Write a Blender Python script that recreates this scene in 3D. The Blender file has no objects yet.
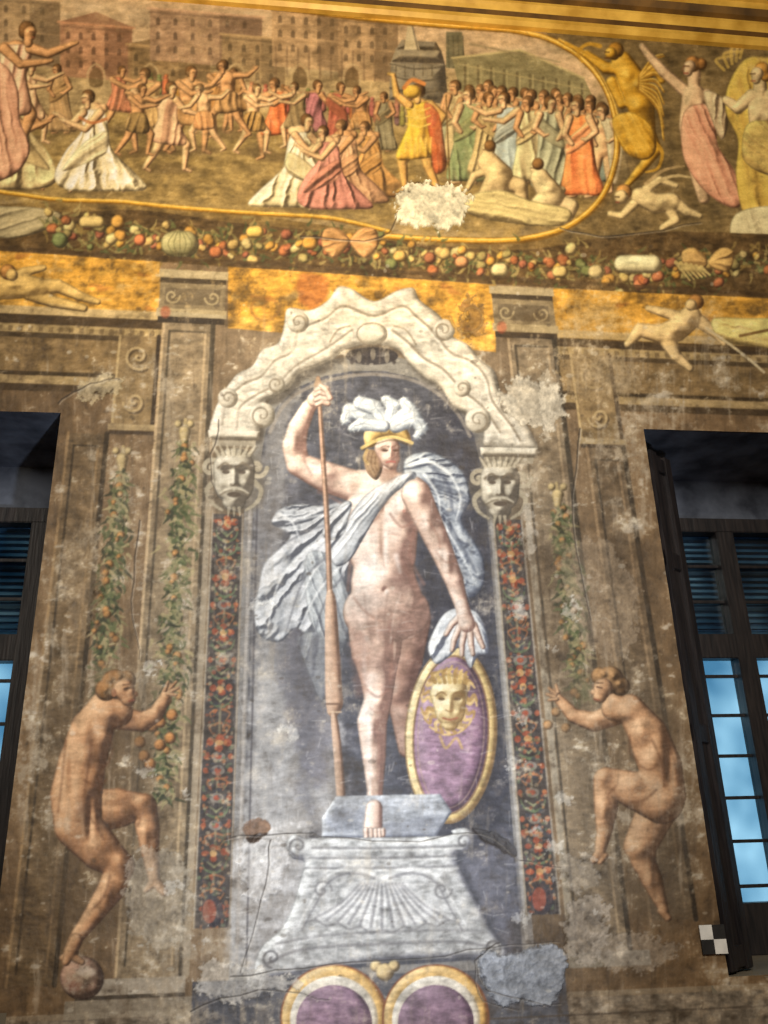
import bpy, numpy as np, math, bmesh
from mathutils import Matrix, Vector
rng=np.random.default_rng(7)
# ---------------------------------------------------------------- camera model
F=850.0
def nrm(v): return v/np.linalg.norm(v)
eZ=nrm(np.array([-62.,-2152.,F]))
eX=np.array([7600.,153.,F]); eX=nrm(eX-eX.dot(eZ)*eZ)
eY=np.cross(eZ,eX)
M=np.stack([eX,eY,eZ],1)
CAM=np.array([0.,-3.6,1.6])
def unproj(u,v,yp=0.0):
    d=M.T@np.array([(u-384)/F,(v-512)/F,1.0])
    t=(yp-CAM[1])/d[1]
    return CAM+d*t
def proj(X,Y,Z):
    P=np.stack([X-CAM[0],Y-CAM[1]+0*X,Z-CAM[2]],0).reshape(3,-1)
    c=M@P
    return (384+F*c[0]/c[2]).reshape(X.shape),(512+F*c[1]/c[2]).reshape(X.shape)
# ---------------------------------------------------------------- fresco canvas
S=1.4; OX,OY=120,40
CW=int((768+2*OX)*S); CH=int((1024+2*OY)*S)
C=np.zeros((CH,CW,3),np.float32); L=np.zeros((CH,CW),np.int16); Hc=np.zeros((CH,CW),np.float32)
labels=['wall_front']
def lid(n):
    if n not in labels: labels.append(n)
    return labels.index(n)
KY=np.fft.fftfreq(CH)[:,None]*S; KX=np.fft.rfftfreq(CW)[None]*S
def fnoise(sx,sy,seed,p=1.0,std=.16):
    r=np.random.default_rng(seed); w=np.fft.rfft2(r.standard_normal((CH,CW)))
    a=1/(1+(KX*sx*2.2)**2+(KY*sy*2.2)**2)**p; a[0,0]=0
    n=np.fft.irfft2(w*a,s=(CH,CW)); return (n/n.std()*std).astype(np.float32)
NF=fnoise(2.6,2.6,1,1.2); NM=fnoise(13,13,2,1.0); NL=fnoise(60,60,3,1.0); NX=fnoise(200,200,4,1.2)
NV=fnoise(6,70,5,.9); NH=fnoise(22,6,6,.9); NW=fnoise(9,9,9,.85); NB=fnoise(9,3,11,1.1)
YY,XX=np.mgrid[0:CH,0:CW].astype(np.float32); XX=XX/S-OX; YY=YY/S-OY
TB=np.random.default_rng(99).random((256,256)).astype(np.float32)
def vn(u,v):
    ui=np.floor(u).astype(int); vi=np.floor(v).astype(int); fu=u-ui; fv=v-vi
    fu=fu*fu*(3-2*fu); fv=fv*fv*(3-2*fv); a=ui&255; b=(ui+1)&255; c=vi&255; d=(vi+1)&255
    return (TB[c,a]*(1-fu)+TB[c,b]*fu)*(1-fv)+(TB[d,a]*(1-fu)+TB[d,b]*fu)*fv
def win(x0,y0,x1,y1,p=3):
    a=max(int((x0-p+OX)*S),0); b=min(int((x1+p+OX)*S)+2,CW); c=max(int((y0-p+OY)*S),0); d=min(int((y1+p+OY)*S)+2,CH)
    if a>=b-2 or c>=d-2: return None
    return (slice(c,d),slice(a,b))
def blur(a,n):
    for _ in range(n):
        p=np.pad(a,1,mode='edge'); a=(p[:-2,1:-1]+2*p[1:-1,1:-1]+p[2:,1:-1])/4
        p=np.pad(a,1,mode='edge'); a=(p[1:-1,:-2]+2*p[1:-1,1:-1]+p[1:-1,2:])/4
    return a
def comp(sl,col,m,label=None):
    m3=m[...,None]; C[sl]=C[sl]*(1-m3)+col*m3
    if label is not None:
        l=L[sl]; l[m>0.5]=lid(label)
def ramp(s,r):
    d,m,l=[np.array(c,np.float32) for c in r]; s=np.clip(s,0,1)[...,None]
    return np.where(s<.5,d+(m-d)*s*2,m+(l-m)*(s*2-1))
def R3(m,d=.5,l=1.28,tint=(1,.94,.88)):
    m=np.array(m,float); return (m*d*np.array(tint),m,np.minimum(m*l+6,250))
def spl(pts,closed=True,n=6):
    P=np.array(pts,float); k=len(P); out=[]
    for i in (range(k) if closed else range(k-1)):
        if closed: p0,p1,p2,p3=P[(i-1)%k],P[i],P[(i+1)%k],P[(i+2)%k]
        else: p0,p1,p2,p3=P[max(i-1,0)],P[i],P[i+1],P[min(i+2,k-1)]
        for j in range(n):
            t=j/n; out.append(.5*((2*p1)+(-p0+p2)*t+(2*p0-5*p1+4*p2-p3)*t*t+(-p0+3*p1-3*p2+p3)*t**3))
    if not closed: out.append(P[-1])
    return np.array(out)
def sdf(P,x,y):
    d=np.full(x.shape,1e9,np.float32); ins=np.zeros(x.shape,bool); n=len(P)
    for i in range(n):
        ax,ay=P[i]; bx,by=P[(i+1)%n]; ex,ey=bx-ax,by-ay; q=ex*ex+ey*ey
        if q<1e-9: continue
        t=np.clip(((x-ax)*ex+(y-ay)*ey)/q,0,1); d=np.minimum(d,(x-ax-t*ex)**2+(y-ay-t*ey)**2)
        if ay!=by:
            c=((ay>y)!=(by>y))&(x<(bx-ax)*(y-ay)/(by-ay)+ax); ins^=c
    d=np.sqrt(d); return np.where(ins,d,-d)
LD=nrm(np.array([-.5,-.42,.76]))
def shade(h,ld=None,g=1.0,k=1.3):
    gy,gx=np.gradient(h); gy=gy*S*g; gx=gx*S*g
    ld=LD if ld is None else ld
    s=(-gx*ld[0]-gy*ld[1]+ld[2])/np.sqrt(gx*gx+gy*gy+1)
    return .5+(s-ld[2])*k+.12
def fill(pts,col,a=1,soft=1.0,smooth=True,R=0,label=None,tex=.08,relief=0,bl=2,outline=0):
    P=spl(pts) if smooth else np.array(pts,float)
    sl=win(P[:,0].min(),P[:,1].min(),P[:,0].max(),P[:,1].max(),3+soft)
    if sl is None: return
    d=sdf(P,XX[sl],YY[sl])+(NM[sl]*soft*1.2 if soft>4 else 0); m=np.clip(d/soft+.5,0,1); m=m*m*(3-2*m)*a
    if R>0:
        q=np.clip(d/R,0,1); h=blur(R*np.sqrt(1-(1-q)**2),bl+1); s=shade(h,g=.8); r=col if len(np.shape(col))==2 else R3(col)
        cc=ramp(s,r)
    else: cc=np.ones(m.shape+(3,))*np.array(col if len(np.shape(col))==1 else col[1],float)
    cc=cc*(1+tex*2.5*NM[sl]+tex*1.5*NB[sl])[...,None]
    if outline: cc=cc*(1-outline*np.clip(1-np.abs(d)/1.6,0,1))[...,None]
    comp(sl,cc,m,label)
def stroke(pts,w,col,a=1,smooth=True,w2=None,label=None,soft=1.1):
    P=spl(pts,False) if (smooth and len(pts)>2) else np.array(pts,float)
    w2=w if w2 is None else w2
    sl=win(P[:,0].min()-w-w2,P[:,1].min()-w-w2,P[:,0].max()+w+w2,P[:,1].max()+w+w2)
    if sl is None: return
    x,y=XX[sl],YY[sl]; mv=np.full(x.shape,-1e9); n=len(P)-1
    for i in range(n):
        ax,ay=P[i]; bx,by=P[i+1]; ex,ey=bx-ax,by-ay; q=ex*ex+ey*ey+1e-9
        t=np.clip(((x-ax)*ex+(y-ay)*ey)/q,0,1); r=(w+(w2-w)*(i+t)/n)/2
        mv=np.maximum(mv,r-np.sqrt((x-ax-t*ex)**2+(y-ay-t*ey)**2))
    m=np.clip(mv/soft+.5,0,1)*a
    comp(sl,np.array(col,float)*(1+.2*NB[sl])[...,None],m,label)
def vol(chains,r,label=None,a=1,bumps=(),bl=2,k=6,outline=.28,tex=.12,ld=None,flat=.75,soft=1.3,kk=1.25):
    al=[p for c in chains for p in c]
    sl=win(min(p[0]-p[2] for p in al),min(p[1]-p[2] for p in al),max(p[0]+p[2] for p in al),max(p[1]+p[2] for p in al))
    if sl is None: return
    x,y=XX[sl],YY[sl]; hs=np.zeros(x.shape); mv=np.full(x.shape,-1e9)
    for c in chains:
        if len(c)==1: c=[c[0],c[0]]
        for p,q in zip(c[:-1],c[1:]):
            ex,ey=q[0]-p[0],q[1]-p[1]; l=ex*ex+ey*ey+1e-9
            t=np.clip(((x-p[0])*ex+(y-p[1])*ey)/l,0,1); rr=p[2]+(q[2]-p[2])*t
            d2=(x-p[0]-t*ex)**2+(y-p[1]-t*ey)**2
            mv=np.maximum(mv,rr-np.sqrt(d2)); hs+=np.maximum(rr*rr-d2,0)**(k/2)
    h=hs**(1/k)
    for bx,by,rx,ry,am in bumps: h=h+1.2*am*np.exp(-((x-bx)/rx)**2-((y-by)/ry)**2)
    h=blur(h,bl); s=shade(h,ld,flat,kk); cc=ramp(s,r)
    cc=cc*(1+tex*2*NM[sl]+tex*1.3*NB[sl]-outline*np.clip(1-np.abs(mv)/2.0,0,1))[...,None]
    comp(sl,cc,np.clip(mv/soft+.5,0,1)*a,label)
def drape(pts,r,label=None,ang=90,freq=.5,amp=2.2,focus=None,Rd=10,a=1,warp=2.2,outline=.28,soft=1.2,smooth=True):
    P=spl(pts) if smooth else np.array(pts,float)
    sl=win(P[:,0].min(),P[:,1].min(),P[:,0].max(),P[:,1].max(),3+soft)
    if sl is None: return
    x,y=XX[sl],YY[sl]; d=sdf(P,x,y); q=np.clip(d/Rd,0,1); h=Rd*.45*np.sqrt(1-(1-q)**2)
    sd=float(P[:,0].sum()*.37%100)
    if focus is not None:
        u=np.arctan2(y-focus[1],x-focus[0])*freq*5.0; rad=np.hypot(x-focus[0],y-focus[1]); w=rad/55; u=u+NM[sl]*warp*.3+NL[sl]*warp*.6; am=amp*np.clip(rad/22,.25,1.8)
    else:
        t=math.radians(ang); uu=(-x*math.sin(t)+y*math.cos(t)); ww=x*math.cos(t)+y*math.sin(t); lam=6.283/freq
        u=uu/lam*2.+NM[sl]*warp*.2+NL[sl]*warp*.5; w=ww/(lam*7); am=amp
    n1=vn(u+sd,w+sd*1.7); n2=vn(u*2.1+sd*3,w*1.6+sd)
    f=4.2*(1-np.abs(2*n1-1)**.8)+1.7*n2
    h=blur(h+am*f,2); s=shade(h,g=1.0,k=1.2)
    s=s+.38*(f/5.9-.5)
    cc=ramp(s,r)*(1+.1*NB[sl]+.1*NM[sl]-outline*np.clip(1-np.abs(d)/1.8,0,1))[...,None]
    comp(sl,cc,np.clip(d/soft+.5,0,1)*a,label)
def ell(cx,cy,rx,ry,n=20,ang=0):
    t=np.linspace(0,2*math.pi,n,endpoint=False); c,s=math.cos(math.radians(ang)),math.sin(math.radians(ang))
    return [(cx+rx*math.cos(k)*c-ry*math.sin(k)*s,cy+rx*math.cos(k)*s+ry*math.sin(k)*c) for k in t]
def spiral(cx,cy,r,turns,a0=0,dr=1):
    return [(cx+r*(1-t)*math.cos(a0+dr*t*turns*6.283),cy+r*(1-t)*math.sin(a0+dr*t*turns*6.283)) for t in np.linspace(0,.93,int(turns*14))]
def Rp(x,y):   # point given in the wall's own upright grid
    xx=314+(x-314)*(y+1640)/2152.; return (xx,y+(xx-384)*(665-y)/7600.)
def rq(x0,y0,x1,y1): return [Rp(x0,y0),Rp(x1,y0),Rp(x1,y1),Rp(x0,y1)]
def rect(x0,y0,x1,y1,col,**k): fill(rq(x0,y0,x1,y1),col,smooth=False,**k)
def ln(x0,y0,x1,y1,w,col,a=1): stroke([Rp(x0,y0),Rp(x1,y1)],w,col,a,smooth=False)
# ---------------------------------------------------------------- ground plaster
cen=np.exp(-((XX-375)/190)**2)
base=np.array([118,94,66.])[None,None]*(1-cen[...,None]*.7)+np.array([134,122,106.])[None,None]*cen[...,None]*.7
C[:]=base*(1+.5*NL+.3*NM+.25*NV)[...,None]
# --- frieze background ---------------------------------------------------
def band(top,bot,col,x0=-120,x1=888,**k):
    fill([(x0,top(x0)),(x1,top(x1)),(x1,bot(x1)),(x0,bot(x0))],col,smooth=False,**k)
gb=lambda x: 250+ x*.068 if x<560 else 288+(x-560)*.045
FZ='fresco_frieze'
band(lambda x:-40,gb,(112,90,54),label=FZ,tex=.2)
sky=[(-120,-40),(200,-40),(300,5),(520,30),(575,55),(608,92),(618,140),(606,190),(575,222),(530,236),(400,234),(230,212),(100,200),(-120,184)]
fill(sky,(168,144,104),label=FZ,tex=.2)
fill([(-120,-40),(260,-40),(520,25),(600,90),(600,100),(380,60),(-120,40)],(200,170,134),a=.8,soft=20,tex=.15)
fill([(-120,120),(200,116),(400,130),(612,156),(600,190),(540,236),(230,214),(-120,186)],(130,108,64),soft=18,tex=.25,a=.8)
for i in range(26):
    x=rng.uniform(-60,560); y=rng.uniform(-16,60)+x*.04; stroke([(x,y),(x+30,y-4),(x+70,y+5)],rng.uniform(4,10),(216,196,162),.22,soft=6)
def bld(x0,y0,x1,y1,c,win_=0,roof=0,a=.85):
    s=.085; w=x1-x0; c=np.array(c,float)
    if roof: fill([(x0-3,y0),((x0+x1)/2,y0-roof),(x1+3,y0+w*s)],c*.84,smooth=False,a=a)
    fill([(x0,y0),(x1,y0+w*s),(x1,y1+w*s),(x0,y1)],c,smooth=False,tex=.18,a=a,soft=1.8)
    fill([(x0+w*.62,y0+w*.05),(x1,y0+w*s),(x1,y1+w*s),(x0+w*.62,y1)],c*.74,smooth=False,a=.75,soft=2)
    stroke([(x0-2,y0),(x1+2,y0+w*s)],2.2,c*1.25,.8,soft=1.5); stroke([(x0-1,y0+4),(x1+1,y0+w*s+4)],1.4,c*.6,.6,soft=1.5)
    stroke([(x0,(y0+y1)/2),(x1,(y0+y1)/2+w*s)],1.6,c*1.18,.5,soft=1.5)
    for i in range(win_):
        for j in range(3):
            xx=x0+6+(w-8)*i/max(win_,1); yy=y0+9+j*14+i*.7
            if yy<y1-8: fill([(xx,yy+2),(xx+2,yy),(xx+4,yy+2),(xx+4,yy+8),(xx,yy+8)],c*.52,smooth=False,a=.7,soft=1.4)
bld(-20,-5,60,62,(158,132,100),4); bld(60,22,132,76,(166,122,92),5,10)
bld(128,44,210,84,(136,110,76),4,8); bld(150,8,262,60,(164,132,104),6)
bld(222,34,285,84,(156,130,94),4); bld(272,6,345,66,(180,148,110),5); bld(338,16,398,78,(168,138,102),4,9)
for x in range(276,398,11): stroke([(x,30+x*.06),(x,62+x*.05)],2,(116,94,70),.6,soft=1.5)
for x in (96,150,236,300,352):
    stroke([(x-8,86),(x-8,72),(x,64),(x+8,72),(x+8,86)],2,(190,164,122),.7); fill([(x-6,86),(x-6,73),(x,67),(x+6,73),(x+6,86)],(92,72,46),a=.7,soft=1.5)
fill([(391,62),(445,64),(448,104),(389,100)],((64,58,50),(124,114,96),(168,156,130)),smooth=False,R=22,tex=.12)
for y in (64,76,88): stroke([(390,y),(418,y+5),(447,y+2)],1.5,(70,62,50),.8)
for x in range(396,446,9): stroke([(x,66),(x,76)],1.6,(76,68,54),.6)
fill([(396,48),(441,50),(445,64),(391,62)],((70,62,52),(136,124,102),(180,166,138)),smooth=False,R=16)
fill([(402,40),(436,42),(441,51),(396,49)],(114,104,86),smooth=False,R=10)
fill([(408,22),(411,22),(420,50),(404,50)],(200,182,144),smooth=False)
stroke([(412,24),(418,50)],2,(110,98,80),.8)
fill([(446,32),(462,32),(466,70),(446,68)],(104,98,74),smooth=False,tex=.1)
for i in range(4): stroke([(448+i*5,36),(449+i*5,68)],1,(70,66,50),.8)
fill([(452,58),(520,50),(584,78),(596,104),(460,92)],(128,118,84),smooth=False,tex=.14)
stroke([(452,58),(520,50),(584,78)],2.2,(188,170,122),.9,smooth=False)
for i in range(10): stroke([(465+i*13,64+i*2.2),(465+i*13,94)],2.4,(86,76,52),.75); stroke([(468+i*13,64+i*2.2),(468+i*13,94)],1.4,(164,150,108),.7)
stroke([(458,64),(588,90)],1.6,(166,150,106),.7); stroke([(470,44),(560,62)],2,(140,126,94),.7)
for i in range(60):
    x=150+i*5+rng.uniform(-4,4); y=78+i*.5+rng.uniform(-5,6); c=(140+rng.uniform(-40,54),102+rng.uniform(-26,28),66+rng.uniform(-14,22))
    vol([[(x,y,2.3)],[(x,y+4.5,3),(x,y+15,3.4)]],R3(c),bl=1,a=.8)
POSE={
'stand':dict(A=[(.1,.2),(.15,.36),(.08,.46)],B=[(-.1,.2),(-.16,.34),(-.06,.42)],LA=[(.05,.52),(.08,.75),(.07,.97)],LB=[(-.05,.52),(-.07,.75),(-.1,.97)],hd=(.02,.08)),
'reach':dict(A=[(.1,.2),(.24,.24),(.4,.17)],B=[(-.1,.2),(.05,.32),(.24,.3)],LA=[(.05,.52),(.2,.7),(.16,.96)],LB=[(-.05,.52),(-.13,.74),(-.28,.95)],hd=(.06,.08)),
'back':dict(A=[(.1,.2),(.2,.32),(.34,.36)],B=[(-.1,.2),(-.26,.2),(-.38,.1)],LA=[(.05,.52),(.2,.7),(.16,.96)],LB=[(-.05,.52),(-.13,.74),(-.28,.95)],hd=(.06,.08)),
'raise':dict(A=[(.1,.2),(.22,.1),(.26,-.08)],B=[(-.1,.2),(-.22,.3),(-.16,.42)],LA=[(.05,.52),(.14,.72),(.1,.97)],LB=[(-.05,.52),(-.1,.75),(-.2,.97)],hd=(.03,.08)),
'kneel':dict(A=[(.1,.24),(.22,.36),(.34,.26)],B=[(-.06,.24),(.08,.4),(.28,.32)],LA=[(.02,.6),(.24,.72),(.16,.92)],LB=[(-.05,.62),(-.1,.84),(-.34,.93)],hd=(.06,.1)),
}
def person(x,y,h,pose='stand',f=1,skin=(190,150,110),cloth=(150,90,60),robe='robe',lab=FZ,lean=0,a=1,hair=(88,62,36),cl2=None):
    p=POSE[pose]; jit=rng.normal(0,.012,2); T=lambda q:(x+f*(q[0]+lean*(.6-q[1]))*h+jit[0]*h*(1-q[1])*3,y+q[1]*h)
    def ch(pts,rs): return [(*T(q),r*h) for q,r in zip(pts,rs)]
    sk=R3(skin,.44,1.26)
    fill([T(q) for q in ((-.2,.93),(.05,.9),(.3,.95),(.1,1.02),(-.2,1.01))],(78,62,40),a=.45,soft=4)
    vol([ch(p['LA'],(.07,.05,.028)),ch(p['LB'],(.07,.05,.028)),ch([p['LA'][2],(p['LA'][2][0]+.07,.99)],(.024,.018)),ch([p['LB'][2],(p['LB'][2][0]+.06,.985)],(.024,.018)),
         ch([(0,.24),(0,.4),(0,.52)],(.105,.09,.09)),ch([(-.09,.2),(.09,.2)],(.05,.05))],sk,lab,a,bl=1,bumps=[(*T((.05,.27)),.05*h,.05*h,.03*h),(*T((-.05,.27)),.05*h,.05*h,.03*h)])
    if robe=='robe': pl=[(-.12,.2),(0,.17),(.12,.2),(.13,.45),(.17,.7),(.2,.95),(0,.97),(-.22,.95),(-.16,.7),(-.13,.45)]
    elif robe=='tunic': pl=[(-.12,.2),(0,.17),(.12,.2),(.11,.4),(.2,.68),(.02,.7),(-.2,.64),(-.11,.4)]
    elif robe=='kneel': pl=[(-.1,.24),(.1,.22),(.12,.42),(.28,.62),(.38,.86),(.24,.98),(-.2,.99),(-.5,.97),(-.38,.8),(-.18,.6),(-.14,.4)]
    elif robe=='loin': pl=[(-.11,.42),(.11,.42),(.17,.66),(-.02,.68),(-.17,.62)]
    elif robe=='cloak': pl=[(-.1,.18),(.04,.17),(-.02,.35),(-.06,.6),(-.12,.88),(-.3,.86),(-.26,.55),(-.2,.3)]
    fr=.5 if h>75 else .62
    kw=dict(focus=T((.0,.16)),freq=1.5) if robe in('kneel',) else dict(ang=92+f*10,freq=fr*85/h)
    drape([T(q) for q in pl],R3(cloth,.4,1.4),lab,amp=.42+h/260,Rd=h*.08,a=a,outline=.25,**kw)
    if cl2 is not None or robe in('robe','kneel'):
        c2=cl2 if cl2 is not None else np.array(cloth)*.8+np.array([20,14,6])
        q_=[(-.12,.2),(0,.3),(.13,.42),(.15,.56),(.02,.52),(-.12,.4),(-.18,.3)] if robe!='kneel' else [(-.12,.42),(.06,.5),(.22,.66),(.3,.8),(.1,.74),(-.12,.62)]
        drape([T(q) for q in q_],R3(c2,.45,1.35),lab,ang=35*f,freq=.7*85/h,amp=.5+h/260,Rd=h*.05,a=a*.85,outline=.25,soft=1.6)
    vol([ch(p['A'],(.044,.036,.023)),ch([p['A'][2],(p['A'][2][0]+.045,p['A'][2][1]-.015)],(.024,.015))],sk,lab,a,bl=1)
    vol([ch(p['B'],(.044,.036,.023)),ch([p['B'][2],(p['B'][2][0]+.04,p['B'][2][1]-.01)],(.024,.015))],sk,lab,a,bl=1)
    hx,hy=T(p['hd']); r=.062*h
    vol([[(hx-f*r*.15,hy-r*.35,r*1.06)],[(hx-f*r*.5,hy+r*.1,r*.7)]],R3(hair,.5,1.5),lab,a,bl=1)
    vol([[(hx,hy+r*1.3,r*.55),(hx,hy,r*.5)],[(hx+f*r*.28,hy,r*.78),(hx+f*r*.34,hy+r*.5,r*.5)]],sk,lab,a,bl=1)
    stroke([(hx+f*r*.2,hy-r*.1),(hx+f*r*.8,hy-r*.08)],max(r*.2,.8),(70,45,30),.75*a)
    stroke([(hx+f*r*.4,hy+r*.6),(hx+f*r*.75,hy+r*.58)],max(r*.15,.7),(120,60,45),.7*a)
SK=(220,176,130); SK2=(196,148,102)
for (x,y,h,po,f,sk,cl,rb) in [
 (62,64,70,'stand',-1,SK2,(154,124,86),'robe'),(120,66,66,'reach',1,SK2,(168,108,80),'tunic'),
 (212,62,72,'reach',1,SK2,(170,124,74),'tunic'),(236,68,64,'stand',-1,SK2,(142,108,68),'tunic'),(150,68,86,'reach',-1,SK2,(182,146,98),'tunic'),(190,66,88,'reach',1,SK2,(158,120,78),'loin'),
 (170,82,90,'back',1,SK,(202,156,122),'tunic'),(276,78,82,'reach',-1,SK2,(198,108,66),'tunic'),(254,84,70,'reach',1,SK,(146,114,68),'loin'),(314,80,74,'back',1,SK2,(150,98,98),'tunic'),(338,82,68,'reach',1,SK2,(160,90,70),'robe'),
 (30,60,84,'reach',1,SK,(198,156,120),'tunic'),(228,60,78,'back',-1,SK2,(170,132,88),'loin'),(296,82,66,'reach',-1,SK,(126,106,74),'tunic'),(362,86,64,'reach',-1,SK2,(168,126,80),'loin'),(384,92,60,'stand',-1,SK2,(122,112,86),'robe'),(136,84,72,'reach',1,SK2,(128,104,66),'loin'),(206,84,68,'back',-1,SK,(182,132,88),'loin')]:
    person(x,y,h,po,f,sk,cl,rb)
for i in range(18):
    x=452+i*9+rng.uniform(-2,2); y=80+i*1.2+rng.uniform(-5,3); c=[(134,132,104),(174,154,112),(118,124,112),(184,134,86),(188,172,136),(110,118,104)][i%6]
    person(x,y,78+rng.uniform(-6,6),'stand',[-1,-1,1][i%3],SK2,c,'robe')
for (x,y,h,po,f,sk,cl,rb) in [
 (466,88,96,'stand',-1,SK,(120,130,90),'robe'),(486,92,84,'stand',1,SK2,(176,154,108),'robe'),(506,92,92,'reach',-1,SK,(158,166,158),'robe'),(530,96,88,'stand',-1,SK2,(198,178,132),'robe'),(552,96,94,'stand',1,SK,(154,152,124),'robe'),
 (602,104,90,'stand',-1,SK,(188,168,134),'cloak'),(582,98,100,'stand',-1,SK,(220,126,76),'robe')]:
    person(x,y,h,po,f,sk,cl,rb,cl2=(234,162,114) if x==582 else None)
for (x,y,h,f,cl,sk) in [(20,90,100,1,(202,178,130),SK2),(94,88,104,-1,(236,218,174),SK),(372,120,78,-1,(174,130,78),SK2),(346,118,86,-1,(192,146,110),SK2),(296,112,96,1,(226,208,162),SK),(330,124,86,-1,(180,122,106),SK)]:
    person(x,y,h,'kneel',f,sk,cl,'kneel')
stroke([(80,118),(92,123),(106,119)],3,(176,106,62),.85)
person(8,22,132,'reach',1,SK2,(216,166,134),'tunic',lean=.22)
drape([(-20,60),(6,66),(18,90),(20,120),(30,150),(12,176),(-30,180),(-40,110)],R3((206,154,124),.42,1.3),FZ,ang=80,freq=.4,amp=1.0)
person(418,84,108,'raise',-1,(212,164,96),(204,156,62),'tunic',lean=-.05)
drape([(424,104),(438,112),(444,140),(446,168),(434,172),(430,140)],R3((184,90,54),.42,1.3),FZ,ang=85,freq=.45,amp=1.0,a=.8)
fill(ell(412,92,9,7),(204,162,70),R=6,label=FZ); stroke([(404,88),(412,80),(424,84)],4,(214,136,74),.9)
for y in (108,116,124): stroke([(406,y),(420,y+3),(430,y)],1.6,(240,208,104),.8)
for x in range(406,434,5): stroke([(x,138),(x-1,152)],2,(236,200,100),.7)
stroke([(446,96),(450,190)],1.6,(90,66,34),.8)
vol([[(488,162,11),(500,176,13),(492,196,14)],[(488,150,7)],[(500,180,9),(520,186,8),(524,206,5)],[(492,168,5),(474,176,4),(468,188,3)]],R3((212,184,134),.46,1.2),FZ,bumps=[(500,170,6,4,4),(488,184,6,8,4)])
vol([[(540,178,10),(552,196,13),(536,212,12)],[(536,168,6.5)],[(552,200,9),(572,206,7),(566,222,5)],[(544,184,5),(562,190,4)]],R3((220,194,146),.46,1.18),FZ,bumps=[(550,188,6,4,4),(540,204,6,6,4)])
for hx,hy in ((488,149),(536,167)): vol([[(hx+2,hy-3,6)]],R3((120,86,48)),FZ,bl=1); stroke([(hx-5,hy+1),(hx-1,hy+1)],1.2,(80,54,34),.8)
drape([(470,196),(500,190),(530,200),(570,210),(560,226),(500,222),(466,212)],R3((196,176,124)),FZ,ang=10,freq=.4,amp=.9)
def gilt(pts,w,lab=FZ,a=1):
    stroke(pts,w,(112,80,30),a,label=lab); stroke([(p[0]-.6,p[1]-.8) for p in pts],w*.68,(202,150,52),a,label=lab); stroke([(p[0]-1,p[1]-1.4) for p in pts],w*.25,(242,208,118),a,label=lab)
gilt([(200,-6),(300,10),(420,24),(520,32),(570,50),(602,82),(616,122),(616,160),(600,200),(566,228),(520,240),(440,240),(380,236)],6)
gilt([(-120,178),(0,192),(60,200),(120,202),(180,208),(260,214),(330,218),(390,232)],4.5)
gilt([(560,40),(592,62),(612,96),(622,130)],4)
fill([(540,18),(888,60),(888,300),(640,290),(560,240),(606,205),(622,150),(612,95),(580,50)],(112,94,62),soft=3,tex=.22,label=FZ,a=.85)
gilt([(616,122),(616,160),(600,200),(566,228),(520,240)],6)
gl=((90,62,16),(194,146,48),(242,204,104))
HP='fresco_gilded_harpy'
vol([[(622,62,11),(634,84,15),(642,110,13),(646,134,10)],[(630,70,7),(606,68,6),(586,54,4)],[(640,80,7),(656,66,5),(662,80,4)],[(646,130,9),(656,150,6),(640,170,5),(626,186,3)],[(612,82,6),(622,104,5),(636,100,4)]],gl,HP,bumps=[(628,76,5,5,4),(640,84,5,5,4),(638,106,8,6,4)])
vol([[(616,50,8)],[(614,54,6)]],R3((134,96,36),.5,1.5),HP); vol([[(611,53,6)]],gl,HP); stroke([(605,52),(609,52)],1.3,(60,40,16)); stroke([(605,58),(609,58)],1.2,(90,50,20))
for i in range(8):
    t=i/7; stroke([(640,76+i*2),(652+t*6,60+i*7),(664,56+i*12)],4,(160,116,42),.9,w2=1.4,label=HP); stroke([(640,75+i*2),(652+t*6,58+i*7),(663,54+i*12)],1.6,(234,194,98),.8,w2=1)
for pts in ([(600,46),(588,44),(578,52),(582,62)],[(652,140),(662,152),(658,168),(646,172)],[(566,44),(580,50),(598,60)]): stroke(pts,4.5,(188,142,50),.9,w2=2,label=HP)
drape([(612,120),(632,112),(652,126),(656,150),(644,160),(624,150)],gl,HP,ang=60,freq=.5,amp=.9)
PT='fresco_putto'
psk=R3((220,194,142),.5,1.14)
vol([[(640,196,9),(656,204,10),(672,202,9)],[(646,190,5),(660,180,4),(676,186,3)],[(672,200,7),(688,212,5),(700,216,3)],[(668,206,7),(676,220,5),(662,228,3)],[(634,204,5),(622,216,4),(610,214,3)]],psk,PT,bumps=[(650,200,5,5,3),(664,200,5,5,3)])
vol([[(624,192,8)]],R3((170,124,70),.5,1.4),PT,bl=1); vol([[(621,197,7)]],psk,PT,bl=1); stroke([(615,197),(619,197)],1.3,(70,50,30)); stroke([(616,202),(619,202)],1.2,(140,70,50))
stroke([(646,184),(664,170),(684,166)],4,(190,162,116),.8,w2=2,label=PT); stroke([(650,186),(672,176),(694,178)],4,(210,186,136),.8,w2=2,label=PT)
PW='fresco_pink_robed_woman'
wsk=R3((226,190,148),.5,1.14)
vol([[(694,96,12),(691,126,12),(698,150,13)],[(684,90,6),(664,72,5.5),(648,54,4),(642,46,3)],[(706,96,7),(724,112,5.5),(716,132,4)],[(694,72,7),(694,86,6)],[(698,150,12),(716,178,9),(732,200,6)],[(694,150,10),(700,180,8),(704,198,6)]],wsk,PW,bumps=[(688,104,5,5,4),(702,106,5,5,4)])
drape([(684,112),(706,104),(716,122),(718,146),(734,170),(744,196),(736,208),(716,200),(694,178),(682,150)],R3((216,154,122),.44,1.28),PW,ang=66,freq=.5,amp=1.0)
drape([(704,92),(722,98),(728,122),(722,140),(712,120)],R3((204,176,138),.42,1.3),PW,freq=.5,amp=.9)
vol([[(693,64,8)],[(701,64,6)]],R3((156,110,60),.5,1.4),PW,bl=1); vol([[(690,66,6),(688,72,4.5)]],wsk,PW,bl=1)
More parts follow.
